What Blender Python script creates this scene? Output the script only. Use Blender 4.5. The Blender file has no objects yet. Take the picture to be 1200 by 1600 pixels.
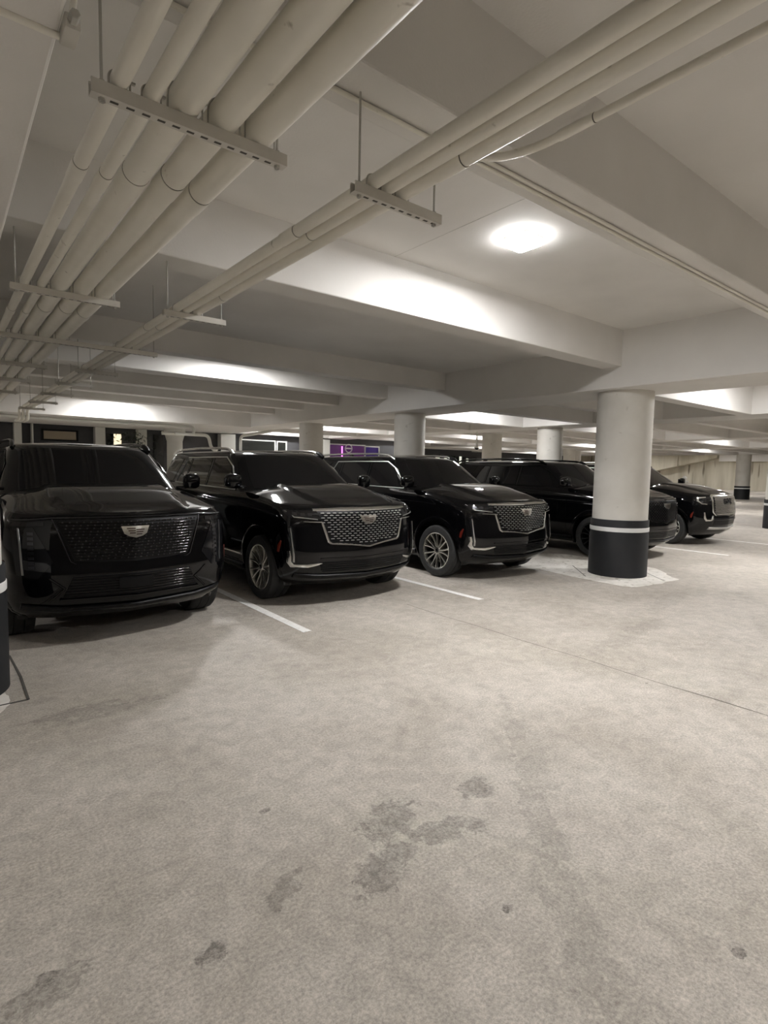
import bpy, bmesh, math, random
from mathutils import Vector, Matrix
random.seed(7)
C = bpy.context.scene.collection
S = bpy.context.scene
PI = math.pi

# ------------------------------------------------------------------ camera, world, exposure
cam_d = bpy.data.cameras.new('camera'); cam = bpy.data.objects.new('camera', cam_d); C.objects.link(cam)
RM = Matrix(((0.78450578, 0.03321781, -0.61923118),
             (-0.61983716, 0.07224001, -0.78139828),
             (0.01877693, 0.99683397, 0.07726234)))
cam.matrix_world = Matrix.Translation((0, 0, 1.68)) @ RM.to_4x4()
cam_d.sensor_fit = 'VERTICAL'; cam_d.sensor_height = 36.0; cam_d.lens = 876.15 / 1600 * 36.0
cam_d.clip_start = 0.05; cam_d.clip_end = 300
S.camera = cam
W = bpy.data.worlds.new('world'); S.world = W; W.use_nodes = True
W.node_tree.nodes['Background'].inputs[0].default_value = (0.02, 0.022, 0.03, 1)
W.node_tree.nodes['Background'].inputs[1].default_value = 0.3
S.view_settings.view_transform = 'Standard'; S.view_settings.look = 'None'
S.view_settings.exposure = 0.0; S.view_settings.gamma = 1.0
S.view_settings.use_curve_mapping = False
S.cycles.max_bounces = 10; S.cycles.diffuse_bounces = 6; S.cycles.glossy_bounces = 5
S.cycles.use_denoising = True
S.cycles.sample_clamp_indirect = 6.0
LAMP = 800.0

# ------------------------------------------------------------------ materials
def newmat(name):
    m = bpy.data.materials.new(name); m.use_nodes = True
    return m, m.node_tree.nodes, m.node_tree.links, m.node_tree.nodes['Principled BSDF']
def plain(name, col, rough=0.5, metal=0.0, coat=0.0, spec=0.5, emit=None, es=0):
    m, n, l, b = newmat(name)
    b.inputs['Base Color'].default_value = (*col, 1); b.inputs['Roughness'].default_value = rough
    b.inputs['Metallic'].default_value = metal; b.inputs['Coat Weight'].default_value = coat
    b.inputs['Coat Roughness'].default_value = 0.03
    b.inputs['Specular IOR Level'].default_value = spec
    if emit: b.inputs['Emission Color'].default_value = (*emit, 1); b.inputs['Emission Strength'].default_value = es
    return m
def noisy(name, c1, c2, scale=3.0, rough=0.8, detail=6, bump=0.15, speck=None, stretch=(1, 1, 1), bscale=60):
    m, n, l, b = newmat(name)
    tc = n.new('ShaderNodeTexCoord'); mp = n.new('ShaderNodeMapping'); mp.inputs['Scale'].default_value = stretch
    l.new(tc.outputs['Object'], mp.inputs['Vector'])
    t = n.new('ShaderNodeTexNoise'); t.inputs['Scale'].default_value = scale; t.inputs['Detail'].default_value = detail
    l.new(mp.outputs[0], t.inputs['Vector'])
    r = n.new('ShaderNodeValToRGB'); r.color_ramp.elements[0].position = 0.3; r.color_ramp.elements[1].position = 0.7
    r.color_ramp.elements[0].color = (*c1, 1); r.color_ramp.elements[1].color = (*c2, 1)
    l.new(t.outputs['Fac'], r.inputs[0]); out = r.outputs[0]
    if speck:
        v = n.new('ShaderNodeTexNoise'); v.inputs['Scale'].default_value = speck[0]; v.inputs['Detail'].default_value = 3
        l.new(mp.outputs[0], v.inputs['Vector'])
        r2 = n.new('ShaderNodeValToRGB'); r2.color_ramp.elements[0].position = speck[1]; r2.color_ramp.elements[1].position = speck[1] + 0.06
        l.new(v.outputs['Fac'], r2.inputs[0])
        mx = n.new('ShaderNodeMix'); mx.data_type = 'RGBA'; l.new(r2.outputs[0], mx.inputs[0]); l.new(out, mx.inputs[6])
        mx.inputs[7].default_value = (*speck[2], 1); out = mx.outputs[2]
    l.new(out, b.inputs['Base Color']); b.inputs['Roughness'].default_value = rough
    if bump:
        t2 = n.new('ShaderNodeTexNoise'); t2.inputs['Scale'].default_value = bscale; t2.inputs['Detail'].default_value = 4
        l.new(tc.outputs['Object'], t2.inputs['Vector'])
        bp = n.new('ShaderNodeBump'); bp.inputs['Strength'].default_value = bump; bp.inputs['Distance'].default_value = 0.01
        l.new(t2.outputs['Fac'], bp.inputs['Height']); l.new(bp.outputs[0], b.inputs['Normal'])
    return m

def floor_material():
    m, n, l, b = newmat('worn_concrete')
    tc = n.new('ShaderNodeTexCoord'); P = tc.outputs['Object']
    def noise(scale, detail=6, rough=0.6, dist=0.0, vec=P):
        t = n.new('ShaderNodeTexNoise'); t.inputs['Scale'].default_value = scale; t.inputs['Detail'].default_value = detail
        t.inputs['Roughness'].default_value = rough; t.inputs['Distortion'].default_value = dist
        l.new(vec, t.inputs['Vector']); return t.outputs['Fac']
    def ramp(src, a, b_, ca=(0, 0, 0, 1), cb=(1, 1, 1, 1)):
        r = n.new('ShaderNodeValToRGB'); r.color_ramp.elements[0].position = a; r.color_ramp.elements[1].position = b_
        r.color_ramp.elements[0].color = ca; r.color_ramp.elements[1].color = cb; l.new(src, r.inputs[0]); return r.outputs[0]
    def math_(op, a, b_=None, clamp=False):
        k = n.new('ShaderNodeMath'); k.operation = op; k.use_clamp = clamp
        for i, s in enumerate((a, b_)):
            if s is None: continue
            if isinstance(s, (int, float)): k.inputs[i].default_value = s
            else: l.new(s, k.inputs[i])
        return k.outputs[0]
    def mix(f, a, col, mode='MIX'):
        k = n.new('ShaderNodeMix'); k.data_type = 'RGBA'; k.blend_type = mode
        if isinstance(f, (int, float)): k.inputs[0].default_value = f
        else: l.new(f, k.inputs[0])
        l.new(a, k.inputs[6])
        if isinstance(col, tuple): k.inputs[7].default_value = (*col, 1)
        else: l.new(col, k.inputs[7])
        return k.outputs[2]
    base = ramp(noise(0.9, 8, 0.62, 0.4), 0.3, 0.72, (0.35, 0.315, 0.27, 1), (0.52, 0.48, 0.425, 1))
    base = mix(math_('MULTIPLY', ramp(noise(0.22, 5, 0.55), 0.42, 0.62), 0.35), base, (0.31, 0.28, 0.238))
    fine = ramp(noise(75, 8, 0.8), 0.38, 0.62); base = mix(0.30, base, fine, 'OVERLAY')
    med = ramp(noise(9, 7, 0.7, 0.6), 0.35, 0.7); base = mix(0.16, base, med, 'OVERLAY')
    # pale scuffs
    base = mix(math_('MULTIPLY', ramp(noise(3.1, 9, 0.75, 1.2), 0.60, 0.70), 0.35), base, (0.60, 0.57, 0.50))
    # dark pin spots of dropped gum and oil
    vo = n.new('ShaderNodeTexVoronoi'); vo.inputs['Scale'].default_value = 2.5; l.new(P, vo.inputs['Vector'])
    sep = n.new('ShaderNodeSeparateColor'); l.new(vo.outputs['Color'], sep.inputs[0])
    rad = math_('MULTIPLY', math_('POWER', sep.outputs[0], 4.5), 0.062)
    d2 = math_('ADD', vo.outputs['Distance'], math_('MULTIPLY', math_('SUBTRACT', noise(38, 3), 0.5), 0.05))
    spot = math_('MULTIPLY', math_('LESS_THAN', d2, rad), 0.62)
    base = mix(spot, base, (0.09, 0.08, 0.065))
    # stains with a shape of their own: (x, y, rx, ry, turn, strength)
    geo = n.new('ShaderNodeSeparateXYZ'); l.new(P, geo.inputs[0])
    wob = math_('MULTIPLY', math_('SUBTRACT', noise(15, 6, 0.7, 0.6), 0.5), 6.5)
    wob2 = ramp(noise(32, 7, 0.85), 0.46, 0.56)
    tot = None
    for (sx, sy, rx, ry, an, st) in [(1.64, 1.98, .17, .11, .3, .6), (1.80, 1.76, .20, .07, -.35, .6), (1.42, 1.74, .19, .09, .4, .6),
                                     (2.18, 1.92, .10, .09, 0, .6), (0.68, 1.77, .05, .045, 0, .75), (1.02, 1.88, .11, .05, .5, .5),
                                     (2.82, 2.15, .06, .55, -.72, .26), (2.30, 1.62, .075, .55, -.72, .34), (1.85, 1.12, .09, .5, -.66, .27), (1.55, .75, .10, .4, -.6, .27), (1.9, 1.75, .12, .05, -.5, .55), (2.75, 2.0, .10, .45, -.72, .2),
                                     (1.65, 1.27, .035, .025, 0, .85), (0.22, 2.0, .03, .03, 0, .8), (2.16, .66, .03, .02, 0, .8),
                                     (0.9, 4.05, .35, .07, .1, .35), (0.66, 4.15, .3, .08, .1, .4), (1.2, 2.4, .03, .02, 0, .7), (0.22, 1.95, .12, .06, .2, .5),
                                     (5.6, 2.9, .9, .12, .1, .25), (7.5, 3.4, .8, .15, .2, .25), (3.6, 6.0, 1.2, .5, 0, .3), (6.6, 6.0, 1.0, .6, 0, .3)]:
        dx = math_('SUBTRACT', geo.outputs[0], sx); dy = math_('SUBTRACT', geo.outputs[1], sy)
        u = math_('DIVIDE', math_('ADD', math_('MULTIPLY', dx, math.cos(an)), math_('MULTIPLY', dy, math.sin(an))), rx)
        v = math_('DIVIDE', math_('SUBTRACT', math_('MULTIPLY', dy, math.cos(an)), math_('MULTIPLY', dx, math.sin(an))), ry)
        d = math_('ADD', math_('ADD', math_('MULTIPLY', u, u), math_('MULTIPLY', v, v)), wob)
        f = math_('MULTIPLY', math_('MULTIPLY', math_('SUBTRACT', 1.2, d, True), 2.2, True), st)
        tot = f if tot is None else math_('MAXIMUM', tot, f)
    tot = math_('MULTIPLY', tot, math_('ADD', math_('MULTIPLY', wob2, 0.6), 0.4))
    base = mix(tot, base, (0.085, 0.075, 0.066))
    l.new(base, b.inputs['Base Color'])
    b.inputs['Roughness'].default_value = 0.62; b.inputs['Specular IOR Level'].default_value = 0.3
    rr = n.new('ShaderNodeMapRange'); l.new(noise(2.5, 5), rr.inputs[0]); rr.inputs[3].default_value = 0.5; rr.inputs[4].default_value = 0.78
    l.new(rr.outputs[0], b.inputs['Roughness'])
    bp = n.new('ShaderNodeBump'); bp.inputs['Strength'].default_value = 0.10; bp.inputs['Distance'].default_value = 0.01
    l.new(noise(70, 6, 0.7), bp.inputs['Height']); l.new(bp.outputs[0], b.inputs['Normal'])
    return m

M = {}
M['floor'] = floor_material()
M['paint'] = noisy('painted_concrete', (0.66, 0.642, 0.61), (0.73, 0.712, 0.68), 1.3, 0.75, bump=0.12)
M['column'] = noisy('column_concrete', (0.56, 0.54, 0.49), (0.66, 0.64, 0.59), 2.0, 0.8, bump=0.12, speck=(5, 0.70, (0.48, 0.46, 0.41)))
M['pipe'] = noisy('pipe_paint', (0.74, 0.712, 0.63), (0.80, 0.775, 0.70), 4.0, 0.42, bump=0.03, speck=(14, 0.70, (0.46, 0.43, 0.37)))
M['strut'] = noisy('strut_paint', (0.52, 0.50, 0.45), (0.60, 0.58, 0.53), 8.0, 0.5, bump=0.03)
M['rod'] = plain('rod_paint', (0.45, 0.44, 0.40), 0.45, 0.3)
M['seam'] = plain('seam_shadow', (0.08, 0.075, 0.065), 0.9)
M['rubber'] = noisy('black_guard_rubber', (0.005, 0.006, 0.008), (0.009, 0.010, 0.012), 5, 0.65, bump=0.08)
M['white_band'] = plain('white_band', (0.75, 0.75, 0.74), 0.5)
M['line'] = noisy('line_paint', (0.76, 0.75, 0.72), (0.88, 0.87, 0.85), 14, 0.7, bump=0.1, speck=(34, 0.64, (0.42, 0.39, 0.33)))
M['pad'] = noisy('pale_floor_paint', (0.62, 0.59, 0.53), (0.82, 0.79, 0.74), 5, 0.75, bump=0.1, speck=(11, 0.60, (0.40, 0.365, 0.31)))
M['lampbody'] = plain('lamp_body', (0.75, 0.73, 0.68), 0.5)
M['lamp_rim'] = plain('lamp_diffuser_rim', (0.9, 0.9, 0.9), 0.4, emit=(0.99, 0.98, 0.985), es=LAMP * 0.055)
M['diffuser'] = plain('lamp_diffuser', (0.9, 0.9, 0.9), 0.4, emit=(0.99, 0.98, 0.985), es=LAMP)
M['black'] = plain('black_car_paint', (0.002, 0.002, 0.0024), 0.045, 0.0, 0.0, 0.42)
M['black2'] = plain('gloss_black_trim', (0.002, 0.002, 0.0024), 0.08, 0.0, 0.0, 0.45)
M['matte'] = plain('matte_black_plastic', (0.003, 0.003, 0.0035), 0.45, spec=0.2)
M['gap'] = plain('panel_gap', (0.001, 0.001, 0.001), 0.9, spec=0.1)
M['glass'] = plain('tinted_glass', (0.0035, 0.0035, 0.004), 0.02, 0.0, 0.0, 0.45)
M['chrome'] = plain('chrome', (0.90, 0.90, 0.88), 0.16, 1.0)
M['satin'] = plain('satin_chrome', (0.80, 0.80, 0.78), 0.30, 1.0)
M['darkchrome'] = plain('dark_chrome', (0.10, 0.10, 0.11), 0.2, 1.0)
M['dim'] = plain('dim_light_strip', (0.28, 0.28, 0.28), 0.3, 1.0)
M['lens'] = plain('clear_lamp_lens', (0.008, 0.008, 0.009), 0.04, 0.0, 0.0, 0.6)
M['tyre'] = noisy('tyre_rubber', (0.010, 0.010, 0.010), (0.018, 0.018, 0.017), 20, 0.7, bump=0.1)
M['alloy'] = plain('polished_alloy', (0.80, 0.79, 0.75), 0.24, 1.0)
M['blackalloy'] = plain('black_alloy', (0.012, 0.012, 0.013), 0.25, 0.6)
M['brake'] = plain('brake_steel', (0.12, 0.11, 0.10), 0.4, 1.0)
M['amber'] = plain('amber_marker', (0.11, 0.012, 0.006), 0.3)
M['red'] = plain('red_lens', (0.25, 0.005, 0.005), 0.15)
M['badge_rose'] = plain('badge_inlay', (0.13, 0.085, 0.075), 0.25, 0.9)
M['facade'] = noisy('dark_facade', (0.035, 0.035, 0.038), (0.06, 0.06, 0.062), 1.0, 0.6, bump=0)
M['winglass'] = plain('dark_window', (0.012, 0.013, 0.012), 0.08)
M['post'] = plain('white_post', (0.62, 0.62, 0.58), 0.5)
M['tan'] = plain('tan_panel', (0.30, 0.25, 0.18), 0.7)
M['stained'] = noisy('stained_wall', (0.42, 0.38, 0.29), (0.66, 0.62, 0.51), 1.2, 0.85, bump=0.05, stretch=(1, 0.9, 0.12), speck=(1.6, 0.62, (0.22, 0.19, 0.14)))

# ------------------------------------------------------------------ helpers
def finish(bm, ang=32, smooth=True):
    bmesh.ops.recalc_face_normals(bm, faces=bm.faces)
    if smooth:
        for f in bm.faces: f.smooth = True
        a = math.radians(ang)
        for e in bm.edges:
            if len(e.link_faces) == 2 and e.calc_face_angle(0) > a: e.smooth = False
def obj(name, bm, mat, parent=None, label=None, smooth=True, ang=32, loc=None, rotz=0):
    finish(bm, ang, smooth)
    me = bpy.data.meshes.new(name); bm.to_mesh(me); bm.free()
    mats = mat if isinstance(mat, (list, tuple)) else [mat]
    for k in mats: me.materials.append(k)
    o = bpy.data.objects.new(name, me); C.objects.link(o)
    if parent: o.parent = parent
    if loc: o.location = loc
    o.rotation_euler[2] = rotz
    if label: o['label'] = label
    return o
def tag(o, label, cat, group=None, kind=None):
    if label: o['label'] = label
    if cat: o['category'] = cat
    if group: o['group'] = group
    if kind: o['kind'] = kind
    return o
def thing(name, label, cat, loc=(0, 0, 0), rotz=0, group=None):
    o = bpy.data.objects.new(name, None); C.objects.link(o); o.empty_display_size = 0.2
    o.location = loc; o.rotation_euler = (0, 0, rotz)
    return tag(o, label, cat, group)
def copy_tree(o, parent=None):
    c = o.copy(); C.objects.link(c); c.parent = parent
    for ch in [x for x in bpy.data.objects if x.parent == o]: copy_tree(ch, c)
    return c
def box(bm, x0, x1, y0, y1, z0, z1, bev=0.0, mi=0):
    vs = [bm.verts.new(p) for p in ((x0, y0, z0), (x1, y0, z0), (x1, y1, z0), (x0, y1, z0), (x0, y0, z1), (x1, y0, z1), (x1, y1, z1), (x0, y1, z1))]
    fs = [bm.faces.new([vs[i] for i in q]) for q in ((0, 3, 2, 1), (4, 5, 6, 7), (0, 1, 5, 4), (1, 2, 6, 5), (2, 3, 7, 6), (3, 0, 4, 7))]
    for f in fs: f.material_index = mi
    if bev:
        es = list({e for f in fs for e in f.edges})
        bmesh.ops.bevel(bm, geom=es, offset=bev, segments=2, affect='EDGES', profile=0.5)
    return vs
def newbm(): return bmesh.new()
def lathe(bm, prof, n=48, axis='z', org=(0, 0, 0), closed=False, mi=0):
    rows = []
    for (r, h) in prof:
        row = []
        for i in range(n):
            a = 2 * PI * i / n; c, s = math.cos(a) * r, math.sin(a) * r
            p = (c, s, h) if axis == 'z' else ((h, c, s) if axis == 'x' else (c, h, s))
            row.append(bm.verts.new(Vector(p) + Vector(org)))
        rows.append(row)
    m = len(rows)
    for j in range(m if closed else m - 1):
        a, b = rows[j], rows[(j + 1) % m]
        for i in range(n):
            f = bm.faces.new((a[i], a[(i + 1) % n], b[(i + 1) % n], b[i])); f.material_index = mi
    if not closed:
        for row in (rows[0], rows[-1]):
            f = bm.faces.new(row); f.material_index = mi
def tube(bm, pts, r, n=16, cap=True):
    pts = [Vector(p) for p in pts]; rings = []; prev = None
    for i, p in enumerate(pts):
        if i == 0: t = pts[1] - pts[0]
        elif i == len(pts) - 1: t = pts[-1] - pts[-2]
        else: t = (pts[i + 1] - p).normalized() + (p - pts[i - 1]).normalized()
        t.normalize()
        if prev is None:
            up = Vector((0, 0, 1)) if abs(t.z) < 0.9 else Vector((1, 0, 0))
            a = t.cross(up).normalized()
        else:
            a = (prev - t * prev.dot(t)).normalized()
        prev = a; b = t.cross(a)
        rr = r[i] if isinstance(r, (list, tuple)) else r
        rings.append([bm.verts.new(p + a * math.cos(2 * PI * k / n) * rr + b * math.sin(2 * PI * k / n) * rr) for k in range(n)])
    for a, b in zip(rings, rings[1:]):
        for k in range(n): bm.faces.new((a[k], a[(k + 1) % n], b[(k + 1) % n], b[k]))
    if cap: bm.faces.new(rings[0]); bm.faces.new(rings[-1])
def bend(pts, rad, seg=6):
    """round the corners of a polyline"""
    pts = [Vector(p) for p in pts]; out = [pts[0]]
    for a, b, c in zip(pts, pts[1:], pts[2:]):
        d1 = (a - b).normalized(); d2 = (c - b).normalized()
        r = min(rad, (a - b).length * .45, (c - b).length * .45)
        for k in range(seg + 1):
            t = k / seg; p0 = b + d1 * r; p2 = b + d2 * r
            out.append(p0 * (1 - t) ** 2 + b * 2 * t * (1 - t) + p2 * t * t)
    out.append(pts[-1]); return out
def prism(bm, poly, z0, z1):
    a = [bm.verts.new((x, y, z0)) for x, y in poly]; b = [bm.verts.new((x, y, z1)) for x, y in poly]
    bm.faces.new(a[::-1]); bm.faces.new(b)
    n = len(poly)
    for i in range(n): bm.faces.new((a[i], a[(i + 1) % n], b[(i + 1) % n], b[i]))
def struct(name, bm, mat, label=None, smooth=False):
    o = obj(name, bm, mat, smooth=smooth); o['kind'] = 'structure'
    if label: o['label'] = label
    return o
def sbox(name, x0, x1, y0, y1, z0, z1, mat, bev=0.0, label=None):
    bm = newbm(); box(bm, x0, x1, y0, y1, z0, z1, bev); return struct(name, bm, mat, label)

# ------------------------------------------------------------------ the setting
sbox('floor', -13, 72, -12, 46, -0.2, 0.0, M['floor'], label='stained beige concrete parking floor')
sbox('wall_behind', -13, 72, -12.3, -12, -0.2, 4.3, M['paint'])
sbox('wall_left', -13.3, -13, -12, 46, -0.2, 4.3, M['paint'])
sbox('wall_back', -13, 47, 46, 46.3, -0.2, 4.3, M['facade']); sbox('wall_back', 47, 72, 46, 46.3, -0.2, 4.3, M['stained'])
sbox('wall_right', 70, 70.3, -12, 46, -0.2, 4.3, M['stained'], label='stained pale concrete wall at the far right')

# slab over the near module steps down over the further bays
sbox('ceiling', -13, 9.0, -12, 4.80, 3.85, 4.3, M['paint'], label='pale painted concrete ceiling slab')
sbox('ceiling', -13, 9.0, 4.80, 10.5, 3.66, 4.3, M['paint'])
sbox('ceiling', -13, 9.0, 10.5, 46, 3.55, 4.3, M['paint'])
sbox('ceiling', 9.0, 46, -12, 46, 3.72, 4.3, M['paint'])
sbox('ceiling', 46, 70, -12, 46, 4.0, 4.3, M['paint'])
G1 = [(-0.53, 0.33, 2.99), (8.25, 9.45, 2.99), (14.1, 15.3, 3.02), (23.3, 24.4, 3.05), (32.3, 33.4, 3.08), (43.4, 44.6, 3.12)]
for i, (a, b_, z) in enumerate(G1):
    sbox('trim_%d' % (i + 1), a, b_, -12, 46 if i else 20.0, z, 3.9, M['paint'], 0.012, label='deep painted concrete girder running over the columns')
B1 = [(-9.2, -8.9), (-6.5, -6.2), (-3.7, -3.4), (-0.95, -0.65), (1.95, 2.25), (4.62, 4.95), (8.45, 8.75), (10.35, 10.65), (12.4, 12.7), (14.2, 14.5), (16.0, 16.3)]
k = len(G1)
for (a, b_) in B1:
    k += 1; sbox('trim_%d' % k, 0.30, 8.27, a, b_, 3.31, 3.9, M['paint'], 0.012, label='painted concrete ceiling beam')
    k += 1; sbox('trim_%d' % k, -13, -0.5, a, b_, 3.31, 3.9, M['paint'], 0.012)
k += 1; sbox('trim_%d' % k, 0.30, 8.27, 17.7, 22.3, 2.97, 3.7, M['paint'], 0.012, label='low flat soffit at the back of the parking bay')
k += 1; sbox('trim_%d' % k, -13, -0.5, 17.7, 22.3, 2.97, 3.7, M['paint'], 0.012)
B2 = [(-9.2, -8.9), (-6.5, -6.2), (-3.7, -3.4), (-0.9, -0.6), (1.95, 2.25), (4.8, 5.1), (6.75, 7.0), (8.65, 8.95), (11.0, 11.3), (13.2, 13.5), (15.4, 15.7), (17.6, 17.9), (19.8, 20.1), (22.0, 22.3), (25, 25.3), (28, 28.3)]
for gi in range(1, len(G1) - 1):
    x0, x1 = G1[gi][1] - 0.02, G1[gi + 1][0] + 0.02
    for (a, b_) in B2:
        k += 1; sbox('trim_%d' % k, x0, x1, a, b_, 3.02 if gi == 1 else 3.08, 3.8, M['paint'], 0.012 if gi == 1 else 0)

# ceiling joints and the saw cut in the floor
bm = newbm(); box(bm, 3.735, 3.740, 2.25, 4.62, 3.849, 3.856); struct('trim_joint', bm, M['rod'], 'thin formwork joint across the lit ceiling slab')
bm = newbm()
py = 5.2
while py > 0.2:
    ny = py - 0.35; x0 = 4.5 + 0.012 * math.sin(py * 5.1); x1 = 4.5 + 0.012 * math.sin(ny * 5.1)
    vs = [bm.verts.new(p) for p in ((x0 - .004, py, 0.0008), (x0 + .004, py, 0.0008), (x1 + .004, ny, 0.0008), (x1 - .004, ny, 0.0008))]
    bm.faces.new(vs); py = ny
bmesh.ops.solidify(bm, geom=bm.faces[:], thickness=0.0006)
struct('floor_joint', bm, M['seam'], 'long saw cut joint running through the open floor')
def seam(pts, w=0.006, label=None):
    bm = newbm()
    for a, b_ in zip(pts, pts[1:]):
        a = Vector((*a, 0)); b_ = Vector((*b_, 0)); d = (b_ - a).normalized(); nn = Vector((-d.y, d.x, 0)) * w
        prism(bm, [((a + nn).x, (a + nn).y), ((a - nn).x, (a - nn).y), ((b_ - nn).x, (b_ - nn).y), ((b_ + nn).x, (b_ + nn).y)], 0.0001, 0.0045)
    return struct('floor_joint', bm, M['seam'], label)
seam([(0.42, 5.72), (0.445, 5.1), (0.44, 4.57), (-0.5, 4.53)], 0.008, 'square isolation joint around the left column')
seam([(8.88, 5.71), (8.15, 5.0)], 0.006, 'isolation joint left of the big column')
seam([(9.45, 4.72), (8.87, 4.07)], 0.004, 'isolation joint right of the big column')

def flat_mark(name, poly, mat, label, cat, group=None, z=0.003):
    bm = newbm(); prism(bm, poly, 0.0, z); o = obj(name, bm, mat, smooth=False); tag(o, label, cat, group); return o
rnd = random.Random(3)
def rough_poly(pts, amp, n):
    out = []
    for a, b_ in zip(pts, pts[1:] + pts[:1]):
        for q in range(n):
            t = q / n; out.append((a[0] + (b_[0] - a[0]) * t + rnd.uniform(-amp, amp), a[1] + (b_[1] - a[1]) * t + rnd.uniform(-amp, amp)))
    return out
flat_mark('painted_pad', rough_poly([(7.72, 6.8), (8.02, 5.74), (7.93, 5.0), (7.90, 4.25), (8.0, 4.12), (8.25, 4.02), (9.2, 4.0), (9.36, 4.2), (9.9, 4.7), (10.05, 5.52), (10.0, 6.6), (9.4, 7.2)], 0.025, 5),
          M['pad'], 'worn white floor pad under the big round column', 'floor paint', z=0.0022)
flat_mark('painted_pad', rough_poly([(0.26, 4.43), (0.33, 4.55), (0.34, 4.72), (0.29, 4.88), (-0.6, 4.95), (-0.6, 4.4)], 0.012, 4), M['pad'],
          'worn white floor pad at the foot of the left column', 'floor paint', z=0.0022)
for (x, y0, y1, lab) in [(2.90, 4.88, 10.2, 'white parking line between the two nearest black vehicles'),
                         (5.48, 4.84, 10.2, 'white parking line between the second and third black vehicles'),
                         (12.92, 4.65, 10.2, 'white parking line just right of the big column, beside the chrome grilled vehicle'),
                         (15.88, 4.75, 10.2, 'faint white parking line on the far side of the chrome grilled vehicle')]:
    flat_mark('parking_line', rough_poly([(x - .05, y0), (x + .05, y0), (x + .05, y1), (x - .05, y1)], 0.0035, 14), M['line'], lab, 'parking line')

# ------------------------------------------------------------------ columns
def column(x, y, r, zt, label, guard=True, sec=40, cap=None, mat='column'):
    t = thing('concrete_column', label, 'column', (x, y, 0))
    bm = newbm(); lathe(bm, [(r, 0.0025), (r, zt)], sec); obj('shaft', bm, M[mat], t)
    if guard:
        bm = newbm(); R = r + 0.022
        lathe(bm, [(R + .006, 0.0025), (R + .006, 0.66), (R, 0.70), (R, 0.915), (R - .004, 0.925)], sec, 'z'); obj('rubber_guard', bm, M['rubber'], t, 'black rubber guard')
        bm = newbm(); lathe(bm, [(R + .003, 0.735), (R + .007, 0.74), (R + .007, 0.80), (R + .003, 0.805)], sec, 'z'); obj('white_stripe', bm, M['white_band'], t, 'white stripe')
    if cap:
        bm = newbm(); lathe(bm, [(r + .005, zt - 0.45), (r + .1, zt - 0.12), (r + .1, zt)], sec); obj('capital', bm, M['post'], t, 'flared white top')
    return t
column(8.86, 4.86, 0.43, 3.0, 'large round concrete column with black guard at the centre right', sec=72)
column(-0.08, 5.02, 0.42, 3.0, 'round column with black guard cut off by the left edge', sec=72)
column(8.86, 10.25, 0.37, 3.0, 'round column behind the third vehicle, on the girder just beyond the big one')
column(8.86, 14.8, 0.36, 3.0, 'round column rising behind the roof of the second vehicle')
column(14.72, 10.45, 0.38, 3.05, 'round column rising behind the fourth vehicle, next to the big column')
column(16.45, 14.25, 0.37, 3.05, 'round column left of the one behind the fourth vehicle')
column(30.5, 20.2, 0.36, 3.1, 'slim column far back, just right of the one behind the fourth vehicle')
column(33.2, 21.6, 0.42, 3.1, 'furthest small column left of the big column')
column(44.0, 15.25, 0.45, 3.15, 'column with black guard standing alone near the far right wall')
column(20.95, 6.15, 0.40, 3.0, 'black guarded column cut off by the right edge')
column(6.73, 22.1 - 1.3, 0.27, 2.98, 'pale column with flared top between the first two vehicles', cap=True, guard=False, mat='post')

# ------------------------------------------------------------------ lamps
def make_lamp():
    t = thing('ceiling_lamp', '', 'lamp')
    bm = newbm(); box(bm, -.13, .13, -.13, .13, -0.028, 0, 0.006); obj('lamp_housing', bm, M['lampbody'], t)
    bm = newbm()
    def sq(s, z, r=0.04):
        ps = []
        for cx, cy, a0 in ((1, 1, 0), (-1, 1, 90), (-1, -1, 180), (1, -1, 270)):
            for q in range(5):
                a = math.radians(a0 + q * 22.5); ps.append(bm.verts.new((cx * (s - r) + r * math.cos(a), cy * (s - r) + r * math.sin(a), z)))
        return ps
    rows = [sq(.138, -.0281), sq(.146, -.050), sq(.140, -.070), sq(.132, -.0745)]
    for a, b_ in zip(rows, rows[1:]):
        for q in range(20): bm.faces.new((a[q], a[(q + 1) % 20], b_[(q + 1) % 20], b_[q]))
    bm.faces.new(rows[0][::-1]); bm.faces.new(rows[-1]).material_index = 1
    obj('lamp_diffuser', bm, [M['lamp_rim'], M['diffuser']], t)
    return t
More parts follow.
